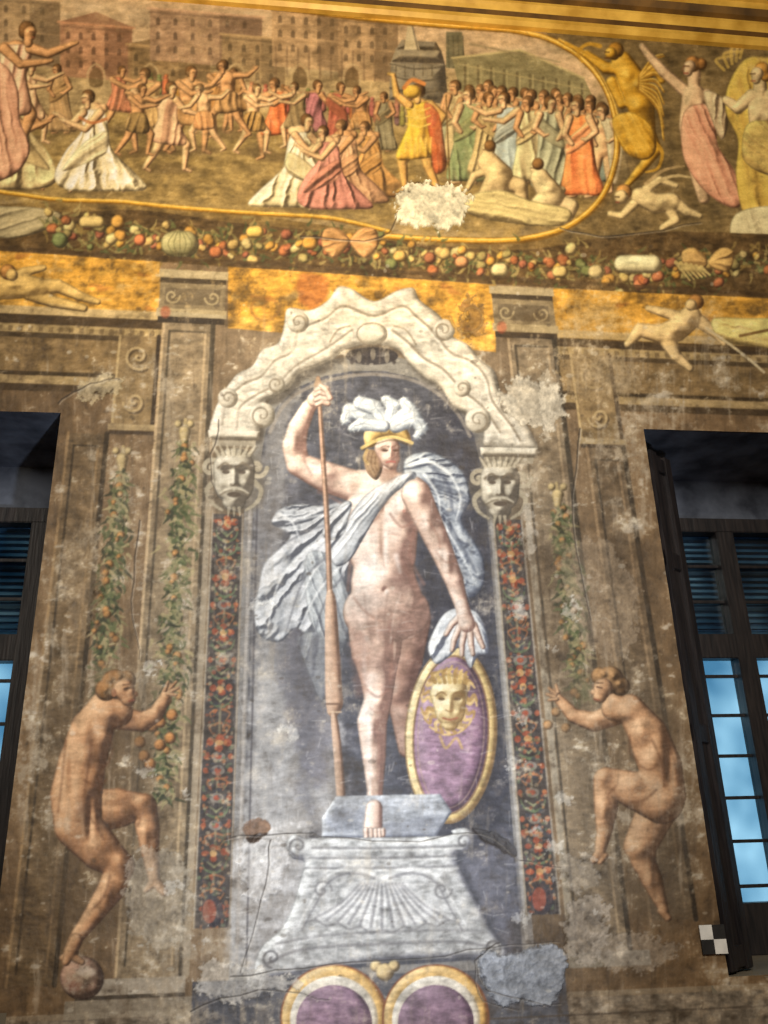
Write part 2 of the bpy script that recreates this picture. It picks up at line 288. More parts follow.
stroke([(684,66),(689,66)],1.3,(80,50,30)); stroke([(684,73),(688,73)],1.2,(150,70,50)); stroke([(684,67),(682,70),(684,71)],1,(140,96,66),.8)
AN='fresco_golden_angel'
drape([(728,86),(744,60),(766,58),(800,70),(800,240),(768,236),(744,214),(736,176),(738,140),(726,112)],R3((212,174,88),.45,1.24),AN,ang=78,freq=.36,amp=1.2)
vol([[(752,96,7),(738,108,6),(726,100,4)],[(762,110,14),(764,132,14)],[(770,96,7),(790,112,6)],[(760,86,7),(760,96,7)]],R3((228,200,150),.5,1.12),AN,bumps=[(756,116,5,5,4),(770,116,5,5,4)])
drape([(746,126),(768,120),(800,128),(800,180),(770,176),(744,160)],R3((222,188,112),.48,1.2),AN,ang=40,freq=.45,amp=1.0)
vol([[(762,70,8)],[(766,76,6)]],R3((176,128,60),.5,1.4),AN,bl=1); vol([[(757,74,6.5),(756,80,4.5)]],R3((228,200,150),.5,1.12),AN,bl=1); stroke([(750,74),(755,74)],1.3,(80,54,30)); stroke([(751,81),(755,81)],1.2,(150,80,50))
drape([(736,214),(768,206),(800,214),(800,292),(760,296),(742,262),(730,238)],R3((226,210,164),.55,1.1),AN,ang=70,freq=.36,amp=1.1)
for i in range(5): stroke([(724+i*4,70-i*3),(716+i*8,60-i*6),(732+i*9,56-i*4)],3,(218,184,98),.7,label=AN)
# ---------------------------------------------------------------- garland band
GB='fresco_fruit_garland'
fill([(-120,196),(0,206),(70,212),(140,210),(230,222),(330,232),(400,242),(520,250),(610,236),(700,232),(888,246),(888,304),(560,288),(160,262),(-120,242)],(80,62,38),label=GB,tex=.3)
drape([(-60,202),(2,206),(40,208),(62,216),(40,232),(6,238),(-60,232)],R3((164,150,116)),GB,ang=165,freq=.5,amp=1.0)
gc=[(48,226),(110,238),(180,242),(250,244),(330,246),(400,252),(480,262),(560,268),(640,272),(700,266),(800,256)]
gp=spl(gc,False,26); fr=[(200,150,74),(208,176,112),(168,102,64),(112,116,72),(214,192,134),(186,116,80),(152,138,88),(146,86,64)]
for p in gp[::2]:
    for k in range(6):
        x,y=p+rng.normal(0,1,2)*(4,10); t=rng.uniform(0,6.28); l=rng.uniform(5,11)
        stroke([(x,y),(x+l*.5*math.cos(t)+1,y+l*.5*math.sin(t)),(x+l*math.cos(t),y+l*math.sin(t))],3.4,[(88,92,56),(70,76,46),(126,116,74),(134,112,66),(156,138,90)][rng.integers(5)],.8,w2=.8,label=GB)
for p in gp[::3]:
    for k in range(2):
        x,y=p+rng.normal(0,1,2)*(5,8); c=np.array(fr[rng.integers(len(fr))])*rng.uniform(.85,1.08); r=rng.uniform(2.5,6)
        vol([[(x,y,r),(x+rng.uniform(-3,3),y+rng.uniform(-2,2),r*.9)]],R3(c,.45,1.3),GB,bl=1,a=.9)
for (x,y,rx,ry,c) in [(92,222,13,6,(208,182,122)),(180,244,19,13,(156,148,106)),(118,222,7,7,(200,154,82)),(255,232,9,6,(210,176,98)),(310,243,8,7,(200,152,76)),(638,264,24,9,(224,212,168)),(560,272,8,6,(214,188,124)),(500,270,9,7,(210,192,142)),(462,262,7,6,(198,146,100)),(596,272,8,7,(206,186,136)),(60,240,8,8,(114,122,78)),(216,252,7,6,(188,116,74)),(140,240,6,6,(196,120,80)),(400,256,7,6,(206,170,100)),(430,258,6,6,(150,96,66))]:
    vol([[(x-rx+ry,y,ry),(x+rx-ry,y,ry)]],R3(c,.45,1.18),GB,bl=1)
for dx in range(-12,13,6): stroke([(180+dx*.4,232),(180+dx,244),(180+dx*.4,256)],1,(96,92,60),.7)
for sgn in (-1,1): drape([(350,240),(350+sgn*12,228),(350+sgn*26,230),(350+sgn*28,246),(350+sgn*16,258),(350+sgn*5,250)],R3((184,140,92)),GB,focus=(350,240),freq=.8,amp=.9)
for sgn in (-1,1): drape([(708,262),(708+sgn*12,248),(708+sgn*26,252),(708+sgn*22,270),(708+sgn*8,270)],R3((198,160,102)),GB,focus=(708,262),freq=.8,amp=.9)
for i in range(6): stroke([(676+i*5,262+i*1),(690+i*4,280-i)],4,(208,186,124),.9,w2=1.5,label=GB)
band(lambda x:gb(x)-3,lambda x:gb(x)+1,(66,50,32),a=.7)
# ---------------------------------------------------------------- zone under frieze
def ochre(x0,x1,yb,a=1):
    fill([(x0,gb(x0)+1),(x1,gb(x1)+1),(x1,yb(x1)),(x0,yb(x0))],(188,142,64),smooth=False,tex=.3,label='fresco_ochre_band',a=a)
ochre(-120,160,lambda x:308+x*.07); ochre(228,496,lambda x:328+(x-228)*.09); ochre(550,888,lambda x:343+(x-550)*.04)
for i in range(120):
    x=rng.choice([rng.uniform(-60,150),rng.uniform(232,486),rng.uniform(556,820)]); y=gb(x)+rng.uniform(5,50)
    stroke([(x,y),(x+rng.uniform(6,14),y+rng.uniform(-3,3))],rng.uniform(2,8),[(216,176,92),(154,86,52),(152,116,62),(204,156,72),(194,172,126)][rng.integers(5)],.35,w2=1,soft=3)
fill([(300,276),(328,280),(320,306),(300,304)],(150,76,48),a=.5,soft=6)
LC='fresco_painted_cornice'
def hb(x0,x1,y0,y1,c,lab=LC): rect(x0,y0,x1,y1,c,label=lab,tex=.16,soft=1.4)
for (x0,x1,lab) in ((-150,152,LC),(574,960,LC+'#2')):
    for (y0,y1,c) in [(322,330,(186,160,112)),(330,339,(72,56,36)),(339,347,(166,142,98)),(347,352,(82,66,44)),(352,384,(132,108,72)),(384,388,(66,52,32)),(388,396,(166,142,100)),(396,403,(76,60,40))]: hb(x0,x1,y0,y1,c,lab)
    for k in range(int((x1-x0)/11)): rect(x0+k*11,341,x0+k*11+5,346,(90,72,48),a=.5)
for (xa,xb) in ((104,146),(592,634)):
    rect(xa,346,xb,432,(134,112,78),tex=.15); ln(xa,346,xa,432,2.4,(184,160,116)); ln(xb,346,xb,432,4,(54,42,30))
    for cy_,r_,t_,d_ in ((366,14,1,1),(410,11,3,-1)):
        c=Rp((xa+xb)/2,cy_); stroke(spiral(c[0]+1.5,c[1]+2,r_,1.5,t_,d_),3,(66,52,36),.7); stroke(spiral(c[0],c[1],r_,1.5,t_,d_),2.6,(188,164,120),.85)
    rect(xa-4,432,xb+4,438,(168,146,108)); rect(xa-2,438,xb+2,442,(66,52,38))
def pil(x0,x1,y0,y1,c):
    c=np.array(c,float); rect(x0,y0,x1,y1,c,tex=.2); ln(x0,y0,x0,y1,2.8,c*1.45,.85); ln(x1,y0,x1,y1,5,c*.42,.85)
    ln(x0+7,y0+12,x0+7,y1-12,2.4,c*.5,.85); ln(x1-8,y0+12,x1-8,y1-12,2.4,c*1.38,.75); ln(x0+7,y0+12,x1-8,y0+12,2,c*.5,.8)
pil(60,100,442,972,(110,90,64)); pil(150,204,328,968,(138,120,94)); pil(526,576,328,960,(128,112,90)); pil(596,634,442,930,(108,90,68))
for (x0,x1) in ((143,216),(512,580)):
    n='fresco_pilaster_capital'
    rect(x0,280,x1,326,(128,114,90),label=n if x0<300 else n+'#2',tex=.15)
    rect(x0-2,280,x1+2,288,(176,160,128)); rect(x0,288,x1,293,(66,56,44)); rect(x0+6,298,x1-6,314,(102,90,72)); rect(x0-2,318,x1+2,326,(168,152,120)); rect(x0,326,x1,332,(56,46,36))
    c0=Rp(x0+14,306); c1=Rp(x1-14,306)
    stroke(spiral(c0[0],c0[1],8,1.4,0,1),2,(180,164,130),.8); stroke(spiral(c1[0],c1[1],8,1.4,3.1,-1),2,(180,164,130),.8)
    fill(ell(*Rp(x0+8,322),5,6),(160,80,56),a=.6,soft=3)
RN='fresco_reclining_nude'
vol([[(-40,296,11),(0,288,12),(26,286,12),(40,288,10)],[(36,288,9),(58,286,7),(80,296,5),(98,302,3)],[(30,292,9),(54,302,6),(84,308,4)],[(4,284,6),(24,272,5),(44,268,3)]],R3((212,178,112),.5,1.16),RN,bumps=[(14,284,8,4,4),(34,288,6,5,3)])
vol([[(8,272,8)]],R3((150,108,60),.5,1.4),RN); vol([[(12,275,6)]],R3((212,178,112),.5,1.16),RN)
vol([[(690,318,12),(676,330,12),(662,334,10)],[(660,334,9),(640,330,7),(628,344,4)],[(668,340,9),(676,356,6),(690,368,4)],[(684,318,6),(662,312,5),(648,308,3)],[(700,322,7),(716,334,5),(724,344,3)]],R3((222,192,140),.5,1.14),RN+'#2',bumps=[(688,318,5,5,4),(674,330,6,5,4)])
vol([[(696,302,8)]],R3((150,108,60),.5,1.4),RN+'#2'); vol([[(691,305,6)]],R3((222,192,140),.5,1.14),RN+'#2')
drape([(712,320),(740,318),(800,322),(800,350),(750,346),(720,340)],R3((218,194,126)),RN+'#2',ang=10,freq=.4,amp=1.0)
stroke([(706,328),(740,352),(764,372)],2.6,(222,206,168),.9); stroke([(740,336),(768,330)],3,(90,60,30),.8)
# ---------------------------------------------------------------- niche
NI='fresco_niche'
niche=[Rp(253,970),Rp(253,520),(262,452),(266,430),(276,408),(296,388),(325,376),(352,371),(384,371),(415,378),(440,392),(460,412),(474,436),(482,470),Rp(487,520),Rp(487,962)]
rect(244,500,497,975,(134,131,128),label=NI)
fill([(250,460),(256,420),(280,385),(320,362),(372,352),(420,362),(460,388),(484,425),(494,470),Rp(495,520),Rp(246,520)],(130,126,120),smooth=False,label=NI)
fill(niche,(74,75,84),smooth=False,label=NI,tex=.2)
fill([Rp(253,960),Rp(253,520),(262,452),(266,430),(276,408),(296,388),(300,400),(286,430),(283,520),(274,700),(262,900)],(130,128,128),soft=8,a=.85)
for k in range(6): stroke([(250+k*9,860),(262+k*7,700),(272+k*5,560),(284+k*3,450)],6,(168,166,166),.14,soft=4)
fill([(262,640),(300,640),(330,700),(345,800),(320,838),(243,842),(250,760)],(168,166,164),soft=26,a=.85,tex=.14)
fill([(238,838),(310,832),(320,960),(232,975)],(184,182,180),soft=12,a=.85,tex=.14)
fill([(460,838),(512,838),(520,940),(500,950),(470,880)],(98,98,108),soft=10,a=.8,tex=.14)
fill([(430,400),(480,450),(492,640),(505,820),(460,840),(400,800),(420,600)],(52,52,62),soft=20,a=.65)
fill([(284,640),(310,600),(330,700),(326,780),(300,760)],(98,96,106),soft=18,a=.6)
stroke([(270,432),(282,408),(300,392),(330,380),(372,374),(412,380),(438,394),(458,414),(470,436)],3.5,(146,138,130),.75)
stroke([Rp(250,970),Rp(250,500)],3,(178,172,166),.8); stroke([Rp(491,960),Rp(491,500)],3,(168,164,158),.8); stroke([Rp(258,970),Rp(257,500)],2,(60,58,64),.6)
fill(ell(372,356,26,9),(52,48,50),label=NI)
for i in range(7): fill(ell(352+i*7,354+abs(3-i)*1.5,2.6,6),(126,118,106) if i%2 else (60,54,54),a=.8)
# scroll arch -------------------------------------------------------------
SA='fresco_scroll_arch'
arch=[(212,438),(213,415),(222,395),(236,375),(252,366),(262,350),(278,343),(284,325),(288,308),(310,310),(328,300),(338,287),(352,289),(374,301),(396,291),(413,288),(420,300),(440,316),(452,336),(468,345),(480,360),(495,372),(502,395),(520,415),(534,438),(534,450),(487,448),(483,430),(468,415),(452,405),(440,387),(425,378),(408,362),(398,350),(372,344),(345,350),(333,360),(318,367),(300,374),(290,388),(275,397),(265,402),(259,414),(256,438)]
fill([(p[0]+4,p[1]+6) for p in arch],(50,42,34),a=.55,soft=7)
fill(arch,((120,112,100),(198,190,174),(232,228,218)),R=9,label=SA,tex=.18,bl=4,outline=.28)
for pl in ([(222,424),(226,402),(244,384),(262,376),(276,360),(292,352),(300,330),(326,318),(344,306),(374,316),(402,306),(416,316),(436,334),(450,352),(472,362),(486,378),(492,400),(510,424),(520,440)],[(236,430),(240,408),(258,394),(278,384),(296,366),(320,352),(336,342),(352,330)],[(392,330),(408,342),(424,358),(444,370),(462,390),(482,406),(500,432)]):
    stroke(pl,2.6,(124,112,96),.75,soft=1.8); stroke([(p[0]-1,p[1]+3) for p in pl],2.4,(242,238,228),.5,soft=2)
for (x,y,r,d) in ((262,415,13,1),(298,322,11,-1),(444,330,11,1),(478,420,13,-1),(228,398,10,-1),(508,404,10,1),(276,384,9,1),(462,388,9,-1)):
    vol([[(x,y,r)]],((122,114,100),(196,188,172),(232,228,216)),SA,bl=3,flat=.45,outline=.15); stroke(spiral(x,y,r*.85,1.4,1.6,d),2.2,(116,104,88),.75,w2=1.2,soft=1.4)
stroke(spiral(262,306,18,1.2,0,1),3,(150,108,52),.7); stroke(spiral(470,316,20,1.3,3.1,-1),3.4,(134,98,48),.8); stroke(spiral(470,316,20,1.3,3.1,-1),1.2,(210,178,100),.7)
fill(ell(372,334,15,11),((120,112,98),(190,182,164),(226,220,206)),R=9,label=SA); stroke(ell(372,334,15,11)+[(387,334)],1.4,(110,98,82),.75)
stroke([(350,326),(338,330),(330,342)],2,(130,118,100),.75); stroke([(394,326),(406,330),(416,344)],2,(130,118,100),.75)
for (x0,x1,yy) in ((212,258,430),(484,536,447)):
    fill([(x0-4,yy),(x1+2,yy+1),(x1+1,yy+9),(x0-3,yy+8)],((110,100,86),(206,198,180),(234,230,218)),smooth=False,R=4,label=SA)
    fill([(x0,yy+9),(x1-2,yy+10),(x1-3,yy+17),(x0,yy+16)],(156,146,128),smooth=False,label=SA)
    stroke([(x0,yy+9),(x1,yy+10)],1.8,(84,74,60),.8)
def mask(cx,cy,n,s=1.):
    gr=((88,80,70),(176,168,150),(226,220,204)); nm='fresco_grotesque_mask'+n
    q=lambda x,y:(cx+x*s,cy+y*s)
    fill(ell(cx,cy+2,32*s,36*s),(96,88,76),a=.6,soft=10)
    for sg in (-1,1):
        stroke(spiral(cx+sg*23*s,cy-10*s,10*s,1.4,0,sg),4.5,(178,168,146),.9,label=nm); stroke([q(sg*20,4),q(sg*27,12),q(sg*23,24),q(sg*12,32)],6,(168,158,136),.85,w2=2.5,label=nm)
    vol([[(*q(0,-9),21*s),(*q(0,6),20*s)],[(*q(0,22),12*s)],[(*q(-11,6),9*s)],[(*q(11,6),9*s)]],gr,nm,bumps=[(*q(-8,-7),6*s,3.5*s,-7),(*q(8,-7),6*s,3.5*s,-7),(*q(0,0),3*s,7*s,6),(*q(0,6),5.5*s,3*s,4),(*q(-8,-14),7*s,2.5*s,5),(*q(8,-14),7*s,2.5*s,5),(*q(-12,5),5*s,5*s,4),(*q(12,5),5*s,5*s,4),(*q(0,23),6*s,4*s,3)],flat=.8,bl=3)
    for sg in (-1,1):
        fill(ell(cx+sg*8*s,cy-6*s,3.8*s,2*s),(70,58,48),a=.85,soft=1.6); stroke([q(sg*3,-11),q(sg*9,-15),q(sg*16,-10)],2.2,(104,92,76),.8,soft=1.6)
        stroke([q(sg*1,10),q(sg*7,11),q(sg*14,15)],4,(208,200,180),.8,w2=1.5,soft=1.8); stroke([q(sg*2,12.4),q(sg*8,13.6),q(sg*14,17)],1.6,(100,88,72),.7,soft=1.6)
    fill(ell(cx,cy+16.5*s,7*s,2.8*s),(66,54,44),a=.85,soft=1.8); stroke([q(-3.4,6.5),q(0,8),q(3.4,6.5)],1.6,(98,86,72),.8)
    for i in range(-3,4): stroke([q(i*5,-23),q(i*7,-32)],4.4,(190,180,158),.8,w2=1.8,label=nm); stroke([q(i*5+2,-23),q(i*7+2.5,-31)],1.2,(96,86,70),.7)
    for i in range(-1,2): stroke([q(i*5,30),q(i*6,38)],3.4,(176,166,144),.8,w2=1.2,label=nm)
def strip(x0,x1,y0,y1,n):
    nm='fresco_candelabra_strip'+n; rect(x0,y0,x1,y1,(64,58,56),label=nm,tex=.2)
    xm=(x0+x1)/2; y=y0+8; i=0
    while y<y1-8:
        k=int(rng.integers(4)) if i%3==2 else i%4
        if k==0:
            for dx,dy in ((-8,0),(8,0),(0,-5),(0,5),(0,0)): p=Rp(xm+dx+rng.normal(0,.7),y+dy+rng.normal(0,.7)); fill(ell(p[0],p[1],rng.uniform(3.2,4.6),rng.uniform(2.8,4),8),(160,78,52) if dx or dy else (204,162,106),a=.82)
        elif k==1:
            for sg in (-1,1):
                stroke([Rp(xm,y+6),Rp(xm+sg*8,y+2),Rp(xm+sg*11,y-6)],3,(100,116,84),.85,w2=1); stroke([Rp(xm,y),Rp(xm+sg*6,y-5)],2.4,(142,144,108),.8,w2=1)
        elif k==2:
            p=Rp(xm,y); fill(ell(p[0],p[1],7,5,10),(144,136,126),a=.8); fill(ell(p[0],p[1],3.4,2.6,8),(162,76,54),a=.85)
            for sg in (-1,1): p=Rp(xm+sg*11,y); fill(ell(p[0],p[1],2.6,3,8),(170,92,62),a=.8)
        else:
            for sg in (-1,1): stroke([Rp(xm,y-6),Rp(xm+sg*9,y-2),Rp(xm+sg*5,y+6)],2.4,(164,110,74),.85,w2=1)
            stroke([Rp(xm,y-8),Rp(xm,y+8)],2.4,(136,126,100),.8)
        y+=13.5; i+=1
    for j in range(int((y1-y0)*1.2)):
        p=Rp(rng.uniform(x0+2,x1-2),rng.uniform(y0,y1)); fill(ell(p[0],p[1],rng.uniform(1,2.6),rng.uniform(1,2.4),6),[(160,84,58),(100,112,86),(180,162,134),(60,62,72),(188,124,80)][rng.integers(5)],a=.62)
    ln(x0,y0,x0,y1,1.8,(176,164,144),.85); ln(x1,y0,x1,y1,1.8,(164,154,140),.85)
    c=Rp(xm,y1-16); fill(ell(c[0],c[1],11,16),(56,52,60),a=.8); fill(ell(c[0]-3,c[1],7,12),(152,76,56),a=.8)
strip(213,243,517,922,''); strip(493,521,517,920,'#2')
mask(234,478,'',1.0); mask(500,488,'#2',.95)
rect(205,500,211,968,(166,152,130),a=.8); rect(525,500,531,960,(154,144,126),a=.8)
def fest(x,y0,y1,w,a,n):
    nm='fresco_hanging_festoon'+n
    p=Rp(x,y0-14); stroke([Rp(x,y0-26),Rp(x,y0)],3,(178,158,112),.9)
    vol([[(p[0]-6,p[1]-8,4)],[(p[0]+6,p[1]-8,4)],[(p[0],p[1],6),(p[0],p[1]+10,4)]],R3((184,164,118)),nm,.9)
    y=y0
    while y<y1:
        ww=w*(.75+.35*math.sin((y-y0)/(y1-y0)*3.1))
        for k in range(7):
            px=Rp(x+rng.normal(0,ww*.42),y+rng.uniform(-4,4)); t=rng.uniform(0.2,2.9); l=rng.uniform(6,11)
            stroke([px,(px[0]+l*.5*math.cos(t)+1,px[1]+l*.5*math.sin(t)),(px[0]+l*math.cos(t),px[1]+l*math.sin(t))],3.8,[(68,78,48),(96,102,66),(136,130,92),(48,52,36),(162,148,108)][rng.integers(5)],a,w2=1,label=nm)
        if rng.random()<.35:
            px=Rp(x+rng.normal(0,ww*.4),y); vol([[(px[0],px[1],rng.uniform(2.6,4.6))]],R3((178,126,74)),nm,a,bl=1)
        y+=4
fest(118,480,690,13,.82,''); fest(180,452,800,15,.82,'#2'); fest(560,505,700,13,.68,'#3')
for (x,y) in ((152,726),(160,745),(150,764),(166,700),(140,742),(172,715),(160,722),(144,756),(170,738)): vol([[(x,y,6)]],R3((190,126,72),.45,1.35),'fresco_hanging_festoon#2',.9,bl=1)
for (x,y) in ((556,712),(566,728),(548,725),(572,716)): vol([[(x,y,5)]],R3((164,120,76),.45,1.3),'fresco_hanging_festoon#3',.75,bl=1)
rect(118,968,208,984,(166,154,136)); rect(118,984,208,988,(74,64,52)); rect(110,988,214,1006,(140,128,110)); rect(524,960,592,976,(140,130,114))
rect(-150,1006,960,1080,(130,118,102),tex=.3); rect(-150,1000,960,1006,(166,154,134),a=.6); rect(214,974,520,1060,(88,88,94),tex=.2)
ln(-150,1024,960,1024,2,(80,70,60),.8)
# ---------------------------------------------------------------- youths
YS=((82,56,38),(174,128,90),(226,184,140))
Y1='fresco_nude_youth'
fill([(40,700),(70,672),(130,664),(160,700),(150,790),(168,880),(120,930),(60,940),(44,840)],(90,74,54),soft=26,a=.55)
vol([[(112,716,13),(142,722,10),(156,714,8),(166,696,5.5)],[(166,696,6),(170,688,5)]],YS,Y1,bumps=[(128,716,8,5,3),(156,708,4,6,2)])
for t in ((168,690,176,682),(169,692,178,688),(168,694,176,695),(165,690,168,682)): vol([[(t[0],t[1],2.4),(t[2],t[3],1.7)]],YS,Y1,bl=1,outline=.25)
vol([[(88,812,22),(118,808,20),(144,806,13)],[(144,806,13),(148,830,12),(150,852,9),(154,878,6)],[(154,880,6),(164,892,4.5)],[(152,884,5),(146,890,3)]],YS,Y1,bumps=[(142,800,7,7,4),(144,838,5,12,4),(112,798,14,5,4)],bl=3)
vol([[(104,706,15),(92,730,22),(82,764,24),(76,796,26),(78,826,24)],[(118,712,15),(100,716,16)],[(78,826,24),(100,850,21),(120,866,15)],[(120,866,14),(112,888,14),(94,914,10),(76,938,7)],[(76,938,7),(70,952,6.5),(66,962,4)],[(74,952,5),(62,958,3)],[(110,702,10),(116,694,9)]],YS,Y1,bl=3,
    bumps=[(84,733,8,12,5),(106,738,8,10,6),(98,775,9,10,5),(72,768,5,26,-5),(120,860,8,8,5),(70,812,12,14,5),(90,820,3,16,-6),(106,890,6,14,4),(84,758,8,10,4),(110,714,8,6,4),(96,796,8,5,-3),(98,846,12,8,3)])
vol([[(116,684,15)],[(106,690,11)],[(126,680,10)]],R3((118,84,50),.5,1.5),Y1,bumps=[(110,680,3,3,4),(120,676,3,3,4),(106,690,3,3,4),(126,682,3,3,3)])
vol([[(124,690,11),(128,698,8)],[(135,694,3)]],YS,Y1,bumps=[(128,690,3,2,-3)])
stroke([(124,689),(130,688)],1.6,(60,38,24),.9); stroke([(129,701),(134,700)],1.5,(120,58,44),.8); stroke([(123,685),(131,684)],1.4,(84,56,36),.8); fill(ell(114,693,2.6,4),(140,94,64)); stroke([(134,690),(137,695),(134,697)],1.2,(104,70,48),.8)
for s_ in ([(86,812),(96,826),(104,840)],[(92,740),(88,770),(84,796)],[(110,736),(112,752),(106,766)],[(132,806),(140,816),(138,826)],[(66,740),(62,780),(58,812)],[(88,766),(100,768),(108,762)],[(84,780),(98,786),(106,780)],[(110,876),(104,896),(92,910)]): stroke(s_,2.6,(98,64,42),.45,soft=2.2)
vol([[(82,978,22)]],R3((156,124,104),.45,1.35),'fresco_stone_ball',bumps=[(76,972,6,5,4),(90,984,6,6,-4)]); fill(ell(86,972,10,5),(216,202,182),a=.7,soft=4); fill(ell(74,986,7,5),(130,74,58),a=.6,soft=4)
vol([[(76,940,7),(70,953,6.5),(66,962,4)],[(72,956,5),(82,962,3.5)]],YS,Y1)
Y2=Y1+'#2'
YR=((86,62,44),(174,132,96),(226,188,148))
fill([(560,690),(600,660),(660,690),(690,760),(690,850),(680,920),(630,910),(590,860),(580,780)],(96,82,64),soft=26,a=.55)
vol([[(620,712,12),(594,722,10),(574,716,7.5),(558,698,5)],[(558,698,5),(554,692,4)]],YR,Y2,bumps=[(602,716,8,5,3)])
for t in ((556,694,549,688),(555,697,547,694),(557,699,549,700),(558,692,556,685)): vol([[(t[0],t[1],2.3),(t[2],t[3],1.6)]],YR,Y2,bl=1,outline=.25)
vol([[(656,812,20),(640,846,17),(644,864,12)],[(642,858,12),(652,880,11),(660,900,7),(664,910,5)],[(662,910,5),(668,918,4)]],YR,Y2,a=.9,bumps=[(640,850,6,6,3),(650,876,4,12,3)],bl=3)
vol([[(630,708,14),(648,734,20),(660,766,22),(662,796,24)],[(614,708,13),(634,712,14)],[(662,802,22),(634,790,19),(606,780,13)],[(606,780,13),(606,808,12),(604,832,8),(600,850,6)],[(600,852,6),(594,860,4)],[(604,856,4.5),(600,862,3)],[(616,700,9),(610,692,8)]],YR,Y2,bl=3,
    bumps=[(640,734,8,10,6),(652,760,9,10,5),(670,764,5,22,-5),(604,776,7,7,4),(668,808,12,12,4),(603,812,5,12,4),(660,744,7,10,3),(626,714,8,6,4),(636,784,12,6,4)])
vol([[(610,680,14)],[(620,686,10)],[(600,676,9)]],R3((128,98,66),.5,1.5),Y2,bumps=[(614,676,3,3,4),(604,674,3,3,4),(620,684,3,3,4)])
vol([[(603,688,10),(600,696,7)],[(593,692,2.6)]],YR,Y2); stroke([(597,687),(602,688)],1.6,(66,44,30),.9); stroke([(594,699),(599,700)],1.4,(120,62,46),.8); stroke([(596,683),(603,683)],1.3,(88,62,42),.8)
for s_ in ([(656,790),(644,800),(632,802)],[(652,740),(662,764),(664,786)],[(630,736),(630,752),(638,762)],[(616,786),(608,796),(612,806)],[(640,766),(650,770),(658,764)],[(668,740),(676,768),(680,790)]): stroke(s_,2.6,(98,66,44),.45,soft=2.2)
# ---------------------------------------------------------------- goddess
GD='fresco_warrior_goddess'
SKN=((126,96,86),(212,184,166),(252,242,232))
WD=((80,84,94),(172,176,180),(244,246,248))
fill([(268,640),(300,620),(350,640),(345,700),(318,720),(310,780),(318,830),(300,790),(292,720)],(86,86,94),soft=14,a=.45)
drape([(346,504),(322,506),(296,504),(278,510),(272,524),(290,534),(280,548),(264,564),(258,590),(254,614),(260,636),(280,642),(296,628),(312,638),(332,620),(342,600),(348,572),(352,540)],WD,GD,focus=(366,496),freq=1.9,amp=1.25,warp=2.5,a=.88,soft=1.8)
drape([(306,556),(330,556),(348,590),(350,630),(338,658),(322,642),(308,612)],((88,92,102),(162,168,172),(226,230,230)),GD,ang=70,freq=.5,amp=1.2,a=.85,soft=2.5)
drape([(298,640),(316,632),(338,656),(336,680),(322,702),(310,678)],((78,80,90),(132,136,142),(190,194,192)),GD,ang=100,freq=.4,amp=1.2,a=.65,soft=4)
for pts in ([(350,512),(316,516),(286,524)],[(348,530),(310,548),(280,580),(268,626)],[(346,560),(318,592),(300,628)],[(280,514),(292,522),(300,540)],[(350,544),(318,566),(300,600)]): stroke(pts,3.4,(250,252,252),.65,w2=1.2,soft=2)
for pts in ([(346,520),(310,530),(284,544)],[(344,548),(306,576),(286,632)],[(346,572),(326,600),(314,634)]): stroke(pts,3.4,(84,86,96),.55,w2=1.2,soft=2)
drape([(404,462),(424,452),(446,458),(464,474),(470,500),(462,520),(474,540),(484,560),(484,584),(472,598),(456,588),(440,560),(424,524),(410,496)],((68,74,90),(142,150,162),(232,238,240)),GD,focus=(392,470),freq=1.9,amp=1.25,warp=2.5,a=.9,soft=1.8)
for pts in ([(420,458),(446,470),(460,496),(456,520)],[(440,520),(458,548),(474,580)],[(424,474),(438,496),(440,520)],[(410,466),(430,462),(452,476)]): stroke(pts,3.4,(242,246,246),.65,w2=1.2,soft=2)
stroke([(430,466),(448,484),(452,512)],3.6,(66,72,90),.5,soft=2); stroke([(448,520),(462,546),(476,572)],3,(70,76,92),.5,soft=2)
vol([[(404,620,27),(402,660,21),(398,692,15)],[(398,692,14),(404,716,13),(408,748,10)]],((98,70,62),(160,126,110),(206,180,164)),GD,bumps=[(396,694,7,8,3)],bl=3)
vol([[(376,620,29),(376,650,25),(378,682,17),(378,700,14)],[(378,700,14),(372,722,15),(374,756,12),(375,790,8),(374,808,8)],[(374,808,8.5),(373,826,9.5)],
     [(354,486,16),(382,488,19),(412,492,16)],[(366,506,20),(370,528,21),(370,556,20)],[(404,506,20),(398,530,20),(396,556,20)],[(382,530,22),(382,548,27),(384,584,33),(387,606,38)],[(370,612,27)],[(406,612,24)],[(385,478,11),(387,464,9.5)],
     [(354,486,16),(326,477,15.5),(300,465,12)],[(298,464,12),(294,446,12),(298,428,10.5),(308,408,7.5),(315,400,6.5)]],SKN,GD,bl=4,
    bumps=[(363,509,10,9,9),(403,510,10,9,9),(385,576,13,11,5),(385,590,2.2,2.2,-4),(383,545,3,16,-2.5),(380,700,7,7,4),(371,730,6,18,4),(392,655,4,26,-6),(364,634,9,20,4),(386,618,10,6,-2),(374,820,8,3,2),(326,473,12,5,4),(293,440,5,12,4),(358,487,8,6,-2),(362,540,8,12,3),(404,542,8,12,3),(352,600,6,12,3),(414,596,6,12,3),(412,492,8,8,3),(370,790,3,16,2)],kk=1.5)
